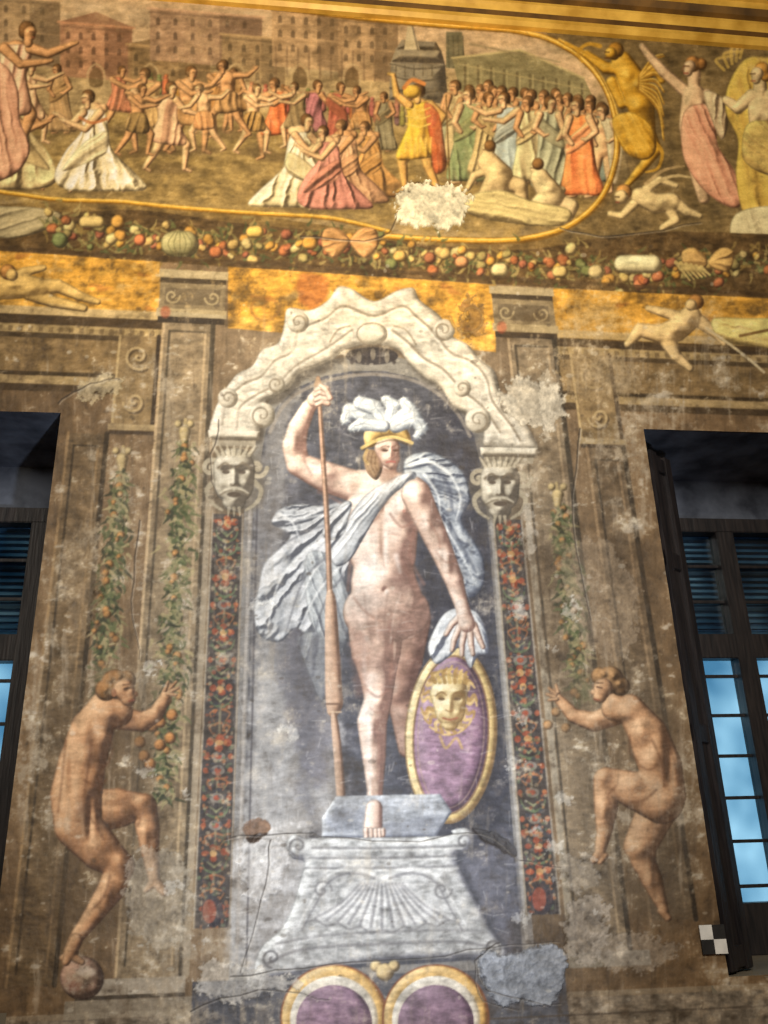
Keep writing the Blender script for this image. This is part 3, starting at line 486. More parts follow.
for pts,w,a in (([(352,514),(362,525),(376,519),(381,510)],2.6,.55),([(390,514),(402,527),(416,519)],2.6,.55),([(383,540),(382,552),(384,566)],2.6,.3),([(354,598),(368,614),(386,622),(406,614),(424,598)],2.6,.45),([(346,506),(332,498),(318,492)],2.6,.4),([(350,520),(350,560),(348,590)],3.4,.4),([(414,530),(410,556),(424,584)],3.4,.45),([(362,534),(374,532)],2,.35),([(392,534),(404,536)],2,.35),([(310,472),(304,458),(306,444)],2.4,.4),([(368,690),(378,697),(388,690)],2.2,.5),([(370,708),(378,713),(386,708)],2.2,.4),([(376,720),(379,750),(377,780)],2.6,.35),([(390,628),(392,650),(390,680)],3.4,.5),([(400,560),(412,580),(420,600)],5,.25)): stroke(pts,w,(146,106,92),a,soft=2.2)
for x,y in ((362,509),(404,511)): fill(ell(x,y,1.7,1.5,8),(184,124,110),a=.7)
for pts in ([(366,640),(364,670),(370,690)],[(370,726),(369,750),(372,776)],[(356,500),(364,498),(370,504)],[(398,500),(404,500),(410,506)],[(374,556),(376,574),(372,590)],[(366,534),(368,548)],[(320,470),(308,464)],[(396,556),(400,572)]): stroke(pts,5,(255,250,244),.45,w2=2,soft=4,smooth=len(pts)>2)
for i,(x,r) in enumerate(((366,3.2),(371,2.6),(375.5,2.5),(379.5,2.4),(383,2.6))): vol([[(x,830,r),(x+.3,836-(i==0)*1,r*.85)]],SKN,GD,bl=1,outline=.3)
fill([(350,594),(368,590),(386,596),(408,588),(424,592),(427,616),(420,640),(400,650),(386,668),(370,652),(352,650),(348,620)],(146,118,104),soft=16,a=.42,tex=.25)
for k in range(6): stroke([(352+k*12,592+abs(2.5-k)),(358+k*9,616),(366+k*6,642)],2,(114,90,80) if k%2 else (230,212,198),.28,soft=2.5)
fill([(350,630),(366,640),(368,670),(362,700),(354,680)],(128,90,76),soft=9,a=.4)
drape([(408,472),(416,478),(394,494),(378,514),(366,534),(350,560),(336,566),(330,552),(344,532),(352,512),(372,490)],WD,GD,ang=128,freq=.6,amp=.9)
drape([(352,504),(346,524),(334,540),(322,534),(330,516),(344,502)],WD,GD,focus=(356,498),freq=1.2,amp=1.1)
vol([[(314,400,7),(320,396,8.5),(324,394,7)]],SKN,GD,outline=.15)
vol([[(416,494,15),(424,512,14),(436,538,12.5),(444,556,11)],[(444,556,11),(454,580,9.5),(461,604,7),(463,612,6.5)],[(463,612,7),(467,622,8.5)]],SKN,GD,bumps=[(418,500,8,10,5),(428,525,6,12,4),(448,566,4,12,3)],outline=.28,kk=1.5,bl=3)
stroke([(436,552),(446,562),(456,560)],2,(148,108,92),.45,soft=2); stroke([(428,520),(438,536),(440,548)],2.4,(148,108,92),.4,soft=2)
fill([(380,470),(396,470),(394,480),(382,482)],(146,112,96),soft=5,a=.65)
fill([(366,450),(364,462),(368,474),(377,480),(383,466),(378,452)],((66,52,42),(132,104,78),(182,154,120)),R=5,label=GD)
for k in range(3): stroke([(369+k*4,452),(367+k*4,464),(372+k*4,476)],1.1,(90,66,44),.6)
vol([[(387,448,12.5),(390,458,10),(392,464,6)]],SKN,GD,bumps=[(384,450,3.4,2,-3),(397,450,3,2,-3),(391,452,2,6,4),(386,459,5,4,2),(393,466,3,2,2)],bl=1,flat=.7)
fill([(377,448),(383,450),(382,464),(386,470),(378,462)],(168,134,118),soft=4,a=.5)
for x0 in (382,393): fill(ell(x0+3,450.5,2.8,1.3,8),(88,62,50),a=.9); stroke([(x0-1,447),(x0+3,445.6),(x0+7,447)],1.2,(120,86,70),.75); stroke([(x0,450),(x0+6,450)],.9,(60,40,30),.8)
stroke([(391.5,448),(393.5,456),(390.5,457.6)],1.2,(160,120,104),.8); stroke([(386.5,462.2),(391,461.4),(395,462)],1.7,(172,92,84),.9); stroke([(388,465),(393,465)],1.2,(166,128,112),.5)
stroke([(381,466),(388,471),(396,468)],1.4,(140,104,90),.6)
HG=((98,74,38),(194,162,96),(246,230,176))
fill([(366,446),(364,434),(370,425),(386,419),(401,423),(409,433),(411,443),(402,440),(392,437),(379,440),(373,447)],HG,R=8,label=GD)
stroke([(362,448),(377,440),(394,437),(412,443)],3.4,(216,190,124),.95,label=GD); stroke([(363,450),(378,443),(394,440),(411,446)],1.3,(92,68,42),.7)
stroke(spiral(384,430,6,1.2),1.4,(112,88,54),.8); stroke([(367,450),(364,458),(368,464)],3,(180,150,98),.8); stroke([(371,430),(386,424),(402,430)],1.2,(112,88,54),.7)
PL=((108,114,126),(192,198,202),(250,252,252))
for c in ([(384,424,7),(366,413,9),(350,411,8),(345,420,5)],[(386,422,7),(376,408,8),(360,403,7)],[(390,422,7),(394,407,8),(386,400,5)],[(394,424,7),(410,411,8),(404,402,5)],[(396,426,7),(414,418,8),(422,428,6),(417,436,3.5)],[(384,426,6),(362,424,7),(352,428,4)]):
    vol([c],PL,GD,bl=2,flat=.7,outline=.22); stroke([(p[0],p[1]) for p in c],1,(136,142,150),.65)
    for p in c[1:]:
        for t in range(7):
            an=t*.9+p[0]; stroke([(p[0],p[1]),(p[0]+p[2]*1.15*math.cos(an),p[1]+p[2]*1.15*math.sin(an))],1.1,(236,242,242) if t%2 else (136,144,152),.5)
SPN='fresco_spear'
stroke([(318,378),(322,440),(327,520),(330,600)],4,(96,72,58),.95,w2=6,label=SPN); stroke([(317.5,378),(321,440),(326,520),(329,600)],2,(206,168,142),.95,w2=3,label=SPN)
fill([(326,596),(335,596),(339,640),(342,690),(343,704),(337,716),(330,716),(326,704),(325,660)],((104,78,64),(188,152,126),(234,206,182)),R=7,label=SPN)
fill([(331,716),(337,716),(343,760),(346,812),(342,817),(338,812),(334,760)],((94,72,60),(178,144,120),(222,196,172)),R=4,label=SPN)
stroke([(327,704),(342,704)],2,(100,74,58),.8); stroke([(328,712),(341,712)],1.6,(226,198,166),.8); fill([(318,376),(314,386),(318,392),(322,386)],(156,128,104),label=SPN)
for i,(x,y) in enumerate(((315,390),(314,395),(314.5,400),(316,404.5))): vol([[(x+12,y-1,3),(x+6,y-2.2,3),(x+1,y,2.6)]],SKN,GD,bl=1,outline=.35)
vol([[(330,398,3.2),(326,390,2.8),(321,386,2.4)]],SKN,GD,bl=1)
SH='fresco_medusa_shield'
cx,cy=451,735
fill(ell(cx+3,cy+3,47,90,30,3),(40,38,44),a=.5,soft=9)
fill(ell(cx,cy,46,89,30,3),((124,98,62),(208,182,124),(244,230,190)),R=8,label=SH,tex=.16)
fill(ell(cx,cy,37,78,30,3),((82,60,76),(140,110,130),(176,152,168)),R=16,label=SH,bl=4,tex=.2)
for rx,ry,w,c,a in ((37.5,79,1.8,(110,80,60),.8),(33,73,1.5,(184,160,138),.45),(45.5,88,1.6,(110,86,58),.7)):
    E=ell(cx,cy,rx,ry,30,3); stroke(E+[E[0]],w,c,a)
for k in range(24):
    t=k/24*6.283+rng.uniform(-.1,.1); t2=t+.6; x0,y0=449+17*math.cos(t),702+22*math.sin(t)
    c=(172,138,84) if k%2 else (214,184,126)
    stroke([(x0,y0),(x0+5*math.cos(t2),y0+6*math.sin(t2)),(x0+9*math.cos(t-.1),y0+10*math.sin(t-.1)),(x0+12*math.cos(t+.5),y0+12*math.sin(t+.5))],4.8,c,.95,w2=1.8,label=SH)
vol([[(449,694,19),(450,711,15)],[(450,722,9)]],((140,112,72),(218,196,146),(252,242,208)),SH,bumps=[(441,699,4.5,3,-4),(458,699,4.5,3,-4),(449.5,706,2.5,7,4),(441,691,5,2,3),(458,691,5,2,3),(440,712,4,4,2),(459,712,4,4,2)],outline=.25)
for sg in (-1,1): fill(ell(449.5+sg*8,699,3.4,1.6,8),(92,68,44),a=.9); stroke([(449.5+sg*3,695),(449.5+sg*8,692),(449.5+sg*14,696)],1.6,(128,94,56),.75)
stroke([(446,710),(450,711.5),(453,710)],1.5,(140,104,64),.8); stroke([(443,718),(450,719.6),(457,718)],2,(158,94,68),.9); stroke([(446,722),(454,722)],1,(144,108,72),.6)
for k in range(7): stroke([(435+k*5,682),(432+k*5.6,674),(437+k*5,666+abs(3-k)*2)],4.5,(202,172,110) if k%2 else (166,134,80),.95,w2=2,label=SH)
stroke([(440,736),(446,748),(456,738),(462,748)],2.6,(192,160,106),.8)
drape([(444,614),(458,608),(476,612),(486,630),(489,652),(478,656),(470,668),(460,648),(450,656),(436,664),(428,648),(434,630)],((96,100,114),(188,192,196),(248,250,250)),GD,focus=(464,604),freq=1.5,amp=1.1)
for (a_,b_,c_) in (((460,626),(454,640),(452,650)),((465,629),(462,644),(462,655)),((470,628),(471,644),(473,654)),((474,625),(479,638),(483,647))): vol([[(*a_,3.8),(*b_,3.2),(*c_,2.4)]],SKN,GD,bl=1)
vol([[(461,616,4),(452,624,3.4),(446,634,2.6)]],SKN,GD,bl=1)
vol([[(462,606,6.8),(464,614,7.5),(467,624,8.5)]],SKN,GD,outline=.1)
# pedestal
LG='fresco_pedestal'
PG=((100,100,108),(172,172,172),(222,224,222))
fill([(322,818),(336,796),(440,794),(452,812),(436,836),(322,838)],((92,96,108),(158,162,170),(208,212,214)),smooth=False,R=3,label=LG,tex=.2)
fill([(336,808),(368,812),(364,830),(330,830)],(118,122,134),a=.5,soft=6); fill([(384,824),(440,816),(434,834),(390,836)],(114,118,130),a=.5,soft=6)
vol([[(374,808,8.5),(373,826,9.5)]],SKN,GD)
for i,(x,r) in enumerate(((366,3.2),(371,2.8),(375.5,2.6),(379.5,2.5),(383,2.6))): vol([[(x,830,r),(x+.3,837-(i==4)*2,r*.85)]],SKN,GD,bl=1,outline=.35)
ped=[(322,838),(440,836),(452,830),(466,828),(474,836),(470,850),(456,856),(462,872),(472,892),(484,914),(496,936),(508,952),(500,962),(470,958),(380,962),(290,976),(262,980),(254,968),(262,946),(280,930),(292,908),(300,880),(304,862),(292,858),(286,844),(294,834),(306,838)]
fill([(p[0]+6,p[1]+3) for p in ped],(58,58,66),a=.4,soft=7)
fill(ped,PG,R=10,label=LG,bl=4,tex=.22,outline=.3)
for i in range(-6,7):
    stroke([(382+i*3.5,884),(382+i*7,904),(382+i*11,928-abs(i)*1.6)],3.2,(112,110,114),.55,soft=2.2); stroke([(384+i*3.5,884),(385+i*7,904),(385+i*11,928-abs(i)*1.6)],2.6,(240,240,238),.5,soft=2.2)
sc=[(382+i*11,930-abs(i)*1.6+(4 if i%2 else 0)) for i in range(-7,8)]; stroke(sc,2.2,(112,110,112),.6,soft=1.8)
for yy,x0,x1 in ((846,312,462),(856,310,456),(866,306,458)): stroke([(x0,yy+2),((x0+x1)/2,yy+2),(x1,yy)],2.4,(116,114,116),.65,soft=1.8); stroke([(x0,yy+4.4),((x0+x1)/2,yy+4.4),(x1,yy+2.4)],1.8,(234,234,230),.5,soft=1.8)
stroke([(264,966),(300,950),(380,944),(460,942),(500,950)],3.2,(114,112,114),.65,soft=1.8); stroke([(276,944),(320,936),(384,932),(450,930),(486,932)],2.6,(118,116,118),.5,soft=1.8)
for (x,y,d) in ((298,846,1),(464,842,-1),(272,958,1),(492,948,-1)): stroke(spiral(x,y,10,1.5,1.6,d),2.4,(96,94,96),.75,soft=1.5)
for sg in (-1,1):
    stroke([(382+sg*8,874),(382+sg*30,868),(382+sg*54,876),(382+sg*70,900),(382+sg*84,926)],4,(236,236,234),.55,w2=2,soft=2.2); stroke([(382+sg*8,878),(382+sg*30,873),(382+sg*52,881),(382+sg*66,904),(382+sg*80,930)],3,(106,104,108),.6,w2=1.6,soft=2)
    stroke(spiral(382+sg*60,890,10,1.4,0,sg),2.4,(104,102,104),.65,soft=1.6)
for (mx,n,ang) in ((334,'',16),(436,'#2',-16)):
    MD='fresco_oval_medallion'+n
    fill(ell(mx,1018,53,53,26,ang),((124,86,48),(206,166,98),(244,218,166)),R=8,label=MD,tex=.18)
    fill(ell(mx,1020,44,44,26,ang),((180,166,142),(214,206,190),(238,234,224)),R=5,label=MD,tex=.18)
    fill(ell(mx,1023,38,38,26,ang),((84,62,78),(132,106,124),(162,138,154)),R=14,label=MD,tex=.2)
    E=ell(mx,1018,53,53,26,ang); stroke(E+[E[0]],1.8,(130,76,48),.8)
vol([[(385,972,9)],[(376,966,6)],[(394,966,6)]],R3((196,172,126)),'fresco_oval_medallion')
# ---------------------------------------------------------------- softening of old pigment
sofa=np.full(L.shape,.3,np.float32)
for i,n in enumerate(labels):
    if 'frieze' in n or 'strip' in n or 'youth' in n or 'pedestal' in n: sofa[L==i]=.35
    elif 'goddess' in n or 'mask' in n: sofa[L==i]=.22
CB=np.stack([blur(C[...,c],2) for c in range(3)],-1); C=C*(1-sofa[...,None])+CB*sofa[...,None]
up0=(YY<300+XX*.068)
fz=(up0[...,None]*.05).astype(np.float32); C=C*(1-fz)+np.array([196,160,104])*fz
g=C.mean(-1,keepdims=True); C=np.where(up0[...,None],g+(C-g)*1.12,C)
C+=((NB*17)*(1-.4*(L==0)))[...,None]
# ---------------------------------------------------------------- weathering
fig=np.ones(L.shape,np.float32)
for i,n in enumerate(labels):
    if any(k in n for k in ('goddess','spear','mask')): fig[L==i]=.28
    elif any(k in n for k in ('shield','pedestal')): fig[L==i]=.38
    elif any(k in n for k in ('youth','arch','harpy','putto','woman','angel','nude','festoon','garland','frieze','medallion')): fig[L==i]=.42
    elif 'niche' in n or 'strip' in n: fig[L==i]=.6
def blend(mask,col,a):
    m=np.clip(mask,0,1)[...,None]*a*fig[...,None]; C[:]=C*(1-m)+(np.array(col,float)*(1+.3*NW+.2*NM)[...,None])*m
low=np.clip((YY-300)/60,0,1); ctr=np.exp(-((XX-375)/130)**4)
ex=1-ctr*.6
blend((NL+NM*.8-.06)*3*low*ex,(154,134,106),.45)
blend((-NL-NM*.8-.1)*3*low*ex,(94,74,52),.4)
blend((NW*.8+NL*1.2-.22)*4*low,(182,172,154),.45)
blend((-NW-NL*.8-.32)*5*ex,(70,56,42),.3)
blend((NV+NL*.6-.16)*4*low,(166,152,132),.45)
blend((-NV-NL*.5-.24)*4*low*ex,(78,64,48),.35)
blend((NH*.8+NM+NL*.5-.34)*5*low,(202,196,184),.45)
blend((NF+NM*.8+NL*.5-.36)*4,(208,196,168),.35)
blend((-NF-NM*.8-.36)*4,(70,56,42),.3)
up=1-low; blend((NL+NW*.8-.14)*4*up,(202,172,118),.35); blend((-NL-NM-.24)*4*up,(88,68,40),.35)
C*=(1+.12*NX+.05*NF)[...,None]
def spall(pts,col,a=.8,rel=.004,lab=None,jag=18,sh=.25):
    P=spl(pts); sl=win(P[:,0].min(),P[:,1].min(),P[:,0].max(),P[:,1].max(),10)
    if sl is None: return
    d=sdf(P,XX[sl],YY[sl])+NW[sl]*jag+NF[sl]*jag*.28; m=np.clip(d/1.6+.5,0,1)
    cc=np.array(col,float)*(1+.3*NF[sl]+.4*NW[sl]+.3*NM[sl]-sh*np.clip(1-np.abs(d)/2,0,1))[...,None]
    comp(sl,cc,m*a,lab); Hc[sl]+=rel*np.clip(d/2.5,0,1)+m*NW[sl]*abs(rel)*1.2
spall([(394,204),(400,190),(430,186),(466,192),(470,212),(452,228),(420,228),(402,218)],(214,204,176),.95,.011,'plaster_infill')
spall([(498,392),(520,376),(556,388),(566,410),(552,432),(520,424),(502,408)],(192,184,168),.8,-.005)
spall([(536,372),(548,368),(560,400),(548,440),(538,420)],(192,184,168),.5,-.003)
spall([(524,500),(534,520),(530,560),(522,540)],(186,178,166),.4,-.003)
spall([(478,964),(486,948),(504,956),(540,944),(562,950),(566,972),(552,1004),(520,1002),(500,1006),(484,986)],(142,147,156),.92,.009,'plaster_repair_patch',8)
spall([(568,905),(600,896),(606,940),(590,968),(566,950)],(154,144,132),.65,-.004)
spall([(590,940),(640,934),(680,950),(640,972),(600,964)],(160,150,138),.45,-.003)
spall([(80,380),(120,378),(118,392),(84,400)],(176,162,132),.7,-.004)
spall([(240,842),(262,836),(290,852),(270,900),(244,890)],(208,206,204),.5,.003)
spall([(560,860),(590,856),(600,884),(570,892)],(164,154,140),.5,-.003)
spall([(472,828),(496,832),(514,846),(516,858),(500,850),(482,842)],(58,54,54),.9,-.004,None,5,0)
spall([(242,826),(258,818),(270,824),(266,834),(250,842)],(122,92,70),.85,-.003,None,5,0); spall([(246,838),(260,833),(268,834),(252,843)],(54,46,42),.85,-.003,None,3,0)
spall([(130,860),(176,850),(190,900),(170,950),(132,930)],(158,150,136),.5,-.003)
spall([(560,560),(600,540),(640,600),(620,660),(580,640)],(146,130,110),.45,-.002)
spall([(60,560),(90,520),(104,580),(84,640)],(140,120,92),.4,-.002)
spall([(460,300),(478,300),(484,330),(466,336)],(96,72,46),.5,-.002); spall([(560,360),(620,356),(640,392),(580,400)],(156,134,100),.5,-.003)
spall([(206,960),(240,966),(300,984),(240,1000),(200,990)],(198,193,184),.6,.003)
for i in range(26):
    x,y=rng.choice([rng.uniform(510,600),rng.uniform(240,300),rng.uniform(130,210)]),rng.uniform(600,1000); r=rng.uniform(2,7)
    spall(ell(x,y,r*1.3,r,10),(206,204,198),.4,-.002)
def crack(p,w=1.3,a=.75):
    P=spl(p,False,4); P=P+rng.normal(0,1.1,P.shape); stroke([tuple(q) for q in P],w,(44,38,34),a,smooth=False,w2=w*.5); stroke([(q[0]+1.3,q[1]+1.2) for q in P],w*.8,(216,210,198),a*.5,smooth=False,w2=w*.4)
for c in ([(226,838),(300,832),(330,838),(420,840),(480,832),(520,860),(560,868)],[(232,976),(330,964),(420,958),(510,946),(560,942)],[(58,404),(90,384),(122,380)],[(140,520),(132,600),(140,660)],[(270,838),(262,900),(240,972)],[(580,430),(572,520),(590,620)],[(478,966),(488,990),(560,1004)],[(500,944),(476,962),(482,1000),(520,1010)],[(190,1010),(260,990),(330,1000)],[(560,230),(620,236),(700,222)],[(300,236),(380,238),(396,214)],[(220,420),(210,470),(222,500)]): crack(c)
for i in range(240):
    x,y=rng.uniform(225,525),rng.uniform(380,990); t=rng.uniform(-.4,.4)+rng.choice([0,1.57]); l=rng.uniform(4,16)
    stroke([(x,y),(x+l*math.cos(t),y+l*math.sin(t))],rng.uniform(.7,1.8),(234,232,228),.24,w2=.6)
for i in range(400):
    x,y=rng.uniform(-20,790),rng.uniform(240,1020); r=rng.uniform(.7,2.2); c=(216,208,192) if rng.random()<.6 else (60,50,40)
    fill(ell(x,y,r*rng.uniform(.8,2),r,6),c,a=.35)
Hc+=(NM*.003+NL*.006+NW*.001)
C=np.clip(C,4,252)
lin=((C/255+.055)/1.055)**2.4
lin=np.where(C/255<.04045,C/255/12.92,lin).astype(np.float32)
# ---------------------------------------------------------------- wall grid
PXR=unproj(643,435)[0]; PXR2=unproj(730,975)[0]; RX0=(PXR+PXR2)/2
PXL=unproj(62,410)[0]; PXL2=unproj(4,850)[0]; LX1=(PXL+PXL2)/2
RZ1=unproj(660,434)[2]; RZ0=unproj(745,976)[2]; LZ1=unproj(30,407)[2]
WZ1=(RZ1+LZ1)/2; WZ0=RZ0; RX1=RX0+1.75; LX0=LX1-1.75
XA=unproj(-12,-5)[0]; XB=unproj(780,-5)[0]
WX0,WX1=-4.6,5.0; ZTOP=unproj(384,17)[2]+.35
fx=np.arange(XA,XB,.0042)
xs=np.concatenate([np.arange(WX0,XA-.05,.1),fx,np.arange(XB+.1,WX1+.05,.1)])
def snap(a,v): a[np.argmin(np.abs(a-v))]=v
for v in (RX0,RX1,LX0,LX1): snap(xs,v)
zf=np.array([unproj(384,v)[2] for v in np.arange(1040,-14,-1.0)])
zs=np.concatenate([np.arange(0,zf[0]-.03,.08),zf]); zs=zs[zs<ZTOP]; zs=np.append(zs,ZTOP)
for v in (WZ0,WZ1): snap(zs,v)
xs[0]=WX0; xs[-1]=WX1
GX,GZ=np.meshgrid(xs,zs); U,V=proj(GX,0,GZ)
def samp(A,u,v):
    x=np.clip((u+OX)*S,0,CW-1.01); y=np.clip((v+OY)*S,0,CH-1.01); xi=x.astype(int); yi=y.astype(int)
    fx=(x-xi); fy=(y-yi)
    if A.ndim==3: fx=fx[...,None]; fy=fy[...,None]
    return (A[yi,xi]*(1-fx)+A[yi,xi+1]*fx)*(1-fy)+(A[yi+1,xi]*(1-fx)+A[yi+1,xi+1]*fx)*fy
colv=samp(lin,U,V).astype(np.float32); hv=samp(Hc,U,V)
out=(U<-OX)|(U>768+OX)|(V>1024+OY)
colv[out]=np.array([.16,.12,.075])
nr,nc=GX.shape
mx=(GX[:-1,:-1]+GX[1:,1:])/2; mz=(GZ[:-1,:-1]+GZ[1:,1:])/2
cu,cv=proj(mx,0,mz)
lab=L[np.clip(((cv+OY)*S).astype(int),0,CH-1),np.clip(((cu+OX)*S).astype(int),0,CW-1)].copy()
lab[(cu<-OX)|(cu>768+OX)|(cv>1024+OY)|(cv<-OY)]=0
hole=(((mx>RX0)&(mx<RX1))|((mx>LX0)&(mx<LX1)))&(mz>WZ0)&(mz<WZ1)
lab[hole]=-1
idx=np.arange(nr*nc).reshape(nr,nc)
Q=np.stack([idx[:-1,:-1],idx[:-1,1:],idx[1:,1:],idx[1:,:-1]],-1)
VP=np.stack([GX,-hv,GZ],-1).reshape(-1,3).astype(np.float32); VC=np.concatenate([colv.reshape(-1,3),np.ones((nr*nc,1),np.float32)],1)
# ---------------------------------------------------------------- materials
def newmat(n):
    m=bpy.data.materials.new(n); m.use_nodes=True; return m,m.node_tree,m.node_tree.nodes['Principled BSDF']
def fresco_mat():
    m,nt,b=newmat('aged_fresco_plaster'); N=nt.nodes; K=nt.links
    at=N.new('ShaderNodeAttribute'); at.attribute_name='paint'
    tc=N.new('ShaderNodeTexCoord')
    n1=N.new('ShaderNodeTexNoise'); n1.inputs['Scale'].default_value=70; n1.inputs['Detail'].default_value=6; n1.inputs['Roughness'].default_value=.65
    n2=N.new('ShaderNodeTexNoise'); n2.inputs['Scale'].default_value=12; n2.inputs['Detail'].default_value=8; n2.inputs['Roughness'].default_value=.65
    for n in (n1,n2): K.new(tc.outputs['Object'],n.inputs['Vector'])
    mr=N.new('ShaderNodeMapRange'); mr.inputs[1].default_value=.25; mr.inputs[2].default_value=.75; mr.inputs[3].default_value=.86; mr.inputs[4].default_value=1.14
    K.new(n1.outputs[0],mr.inputs[0])
    vm=N.new('ShaderNodeVectorMath'); vm.operation='SCALE'; K.new(at.outputs['Color'],vm.inputs[0]); K.new(mr.outputs[0],vm.inputs['Scale'])
    K.new(vm.outputs[0],b.inputs['Base Color'])
    ad=N.new('ShaderNodeMath'); ad.operation='MULTIPLY_ADD'; ad.inputs[1].default_value=.3; K.new(n1.outputs[0],ad.inputs[0]); K.new(n2.outputs[0],ad.inputs[2])
    bp=N.new('ShaderNodeBump'); bp.inputs['Strength'].default_value=.3; bp.inputs['Distance'].default_value=.012; K.new(ad.outputs[0],bp.inputs['Height']); K.new(bp.outputs[0],b.inputs['Normal'])
    b.inputs['Roughness'].default_value=.55; b.inputs['Specular IOR Level'].default_value=.36
    return m
FM=fresco_mat()
def simple(n,c1,c2,scale=8,rough=.6,metal=0,stretch=(1,1,1),bump=.2,lo=.35,hi=.65):
    m,nt,b=newmat(n); N=nt.nodes; K=nt.links
    tc=N.new('ShaderNodeTexCoord'); mp=N.new('ShaderNodeMapping'); mp.inputs['Scale'].default_value=stretch
    no=N.new('ShaderNodeTexNoise'); no.inputs['Scale'].default_value=scale; no.inputs['Detail'].default_value=6
    cr=N.new('ShaderNodeValToRGB'); cr.color_ramp.elements[0].position=lo; cr.color_ramp.elements[1].position=hi
    cr.color_ramp.elements[0].color=(*c1,1); cr.color_ramp.elements[1].color=(*c2,1)
    K.new(tc.outputs['Object'],mp.inputs[0]); K.new(mp.outputs[0],no.inputs['Vector']); K.new(no.outputs[0],cr.inputs[0]); K.new(cr.outputs[0],b.inputs['Base Color'])
    bp=N.new('ShaderNodeBump'); bp.inputs['Strength'].default_value=bump; bp.inputs['Distance'].default_value=.01; K.new(no.outputs[0],bp.inputs['Height']); K.new(bp.outputs[0],b.inputs['Normal'])
    b.inputs['Roughness'].default_value=rough; b.inputs['Metallic'].default_value=metal
    return m
WOOD=simple('dark_stained_wood',(.009,.008,.01),(.028,.022,.022),10,.45,0,(6,6,.6))
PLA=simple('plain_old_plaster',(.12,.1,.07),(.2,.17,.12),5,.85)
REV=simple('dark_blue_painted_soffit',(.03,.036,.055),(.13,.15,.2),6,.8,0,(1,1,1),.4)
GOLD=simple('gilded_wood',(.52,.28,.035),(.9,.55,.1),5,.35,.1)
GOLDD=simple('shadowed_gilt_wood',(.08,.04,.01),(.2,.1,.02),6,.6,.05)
FLO=simple('terracotta_floor_tiles',(.12,.06,.035),(.22,.12,.07),4,.6)
CEI=simple('painted_timber_ceiling',(.1,.055,.02),(.26,.15,.05),6,.7,0,(.5,6,1))
SLAT=simple('blue_grey_blind_slats',(.16,.2,.28),(.28,.34,.44),5,.6)
BLK=simple('black_marker_ink',(.01,.01,.01),(.02,.02,.02),20,.6); WHT=simple('white_marker_card',(.7,.7,.68),(.85,.85,.82),20,.6)
def glassmat():
    m,nt,b=newmat('old_window_glass'); N=nt.nodes; K=nt.links
    o=N['Material Output']; tr=N.new('ShaderNodeBsdfTransparent')
    tc=N.new('ShaderNodeTexCoord'); no=N.new('ShaderNodeTexNoise'); no.inputs['Scale'].default_value=3; cr=N.new('ShaderNodeValToRGB')
    cr.color_ramp.elements[0].position=.35; cr.color_ramp.elements[1].position=.65; cr.color_ramp.elements[0].color=(.34,.52,.62,1); cr.color_ramp.elements[1].color=(.8,.92,.95,1)
    K.new(tc.outputs['Object'],no.inputs['Vector']); K.new(no.outputs[0],cr.inputs[0]); K.new(cr.outputs[0],tr.inputs[0])
    gl=N.new('ShaderNodeBsdfGlossy'); gl.inputs['Roughness'].default_value=.15; mx=N.new('ShaderNodeMixShader'); mx.inputs[0].default_value=.06
    K.new(tr.outputs[0],mx.inputs[1]); K.new(gl.outputs[0],mx.inputs[2]); K.new(mx.outputs[0],o.inputs['Surface']); N.remove(b); return m
GLS=glassmat()
# ---------------------------------------------------------------- wall meshes
col=bpy.context.scene.collection
def emit(name,sel):
    q=Q[sel]
    if len(q)==0: return None
    u,inv=np.unique(q.ravel(),return_inverse=True); f=len(q)
    me=bpy.data.meshes.new(name); me.vertices.add(len(u)); me.loops.add(f*4); me.polygons.add(f)
    me.vertices.foreach_set('co',VP[u].ravel()); me.loops.foreach_set('vertex_index',inv.astype(np.int32).ravel())
    me.polygons.foreach_set('loop_start',np.arange(0,f*4,4,dtype=np.int32))
    me.update(calc_edges=True)
    at=me.color_attributes.new('paint','FLOAT_COLOR','POINT'); at.data.foreach_set('color',VC[u].ravel())
    me.polygons.foreach_set('use_smooth',np.ones(f,bool)); me.materials.append(FM); me.validate(); me.update()
    ob=bpy.data.objects.new(name,me); col.objects.link(ob); return ob
for i,n in enumerate(labels): emit(n.split('#')[0],lab==i)
# ---------------------------------------------------------------- box helper
def box(name,x0,x1,y0,y1,z0,z1,mat,parent=None,bev=.004,ry=0,piv=None):
    me=bpy.data.meshes.new(name)
    bm=bmesh.new(); bmesh.ops.create_cube(bm,size=1)
    for v in bm.verts: v.co=Vector(((x0+x1)/2+v.co.x*(x1-x0),(y0+y1)/2+v.co.y*(y1-y0),(z0+z1)/2+v.co.z*(z1-z0)))
    if bev: bmesh.ops.bevel(bm,geom=list(bm.edges),offset=bev,segments=2,affect='EDGES')
    if piv: bmesh.ops.rotate(bm,cent=Vector(piv),matrix=Matrix.Rotation(ry,3,'Z'),verts=list(bm.verts))
    bm.to_mesh(me); bm.free(); me.materials.append(mat); o=bpy.data.objects.new(name,me); col.objects.link(o)
    if parent: o.parent=parent
    return o
def empty(n): e=bpy.data.objects.new(n,None); col.objects.link(e); return e
D=.62
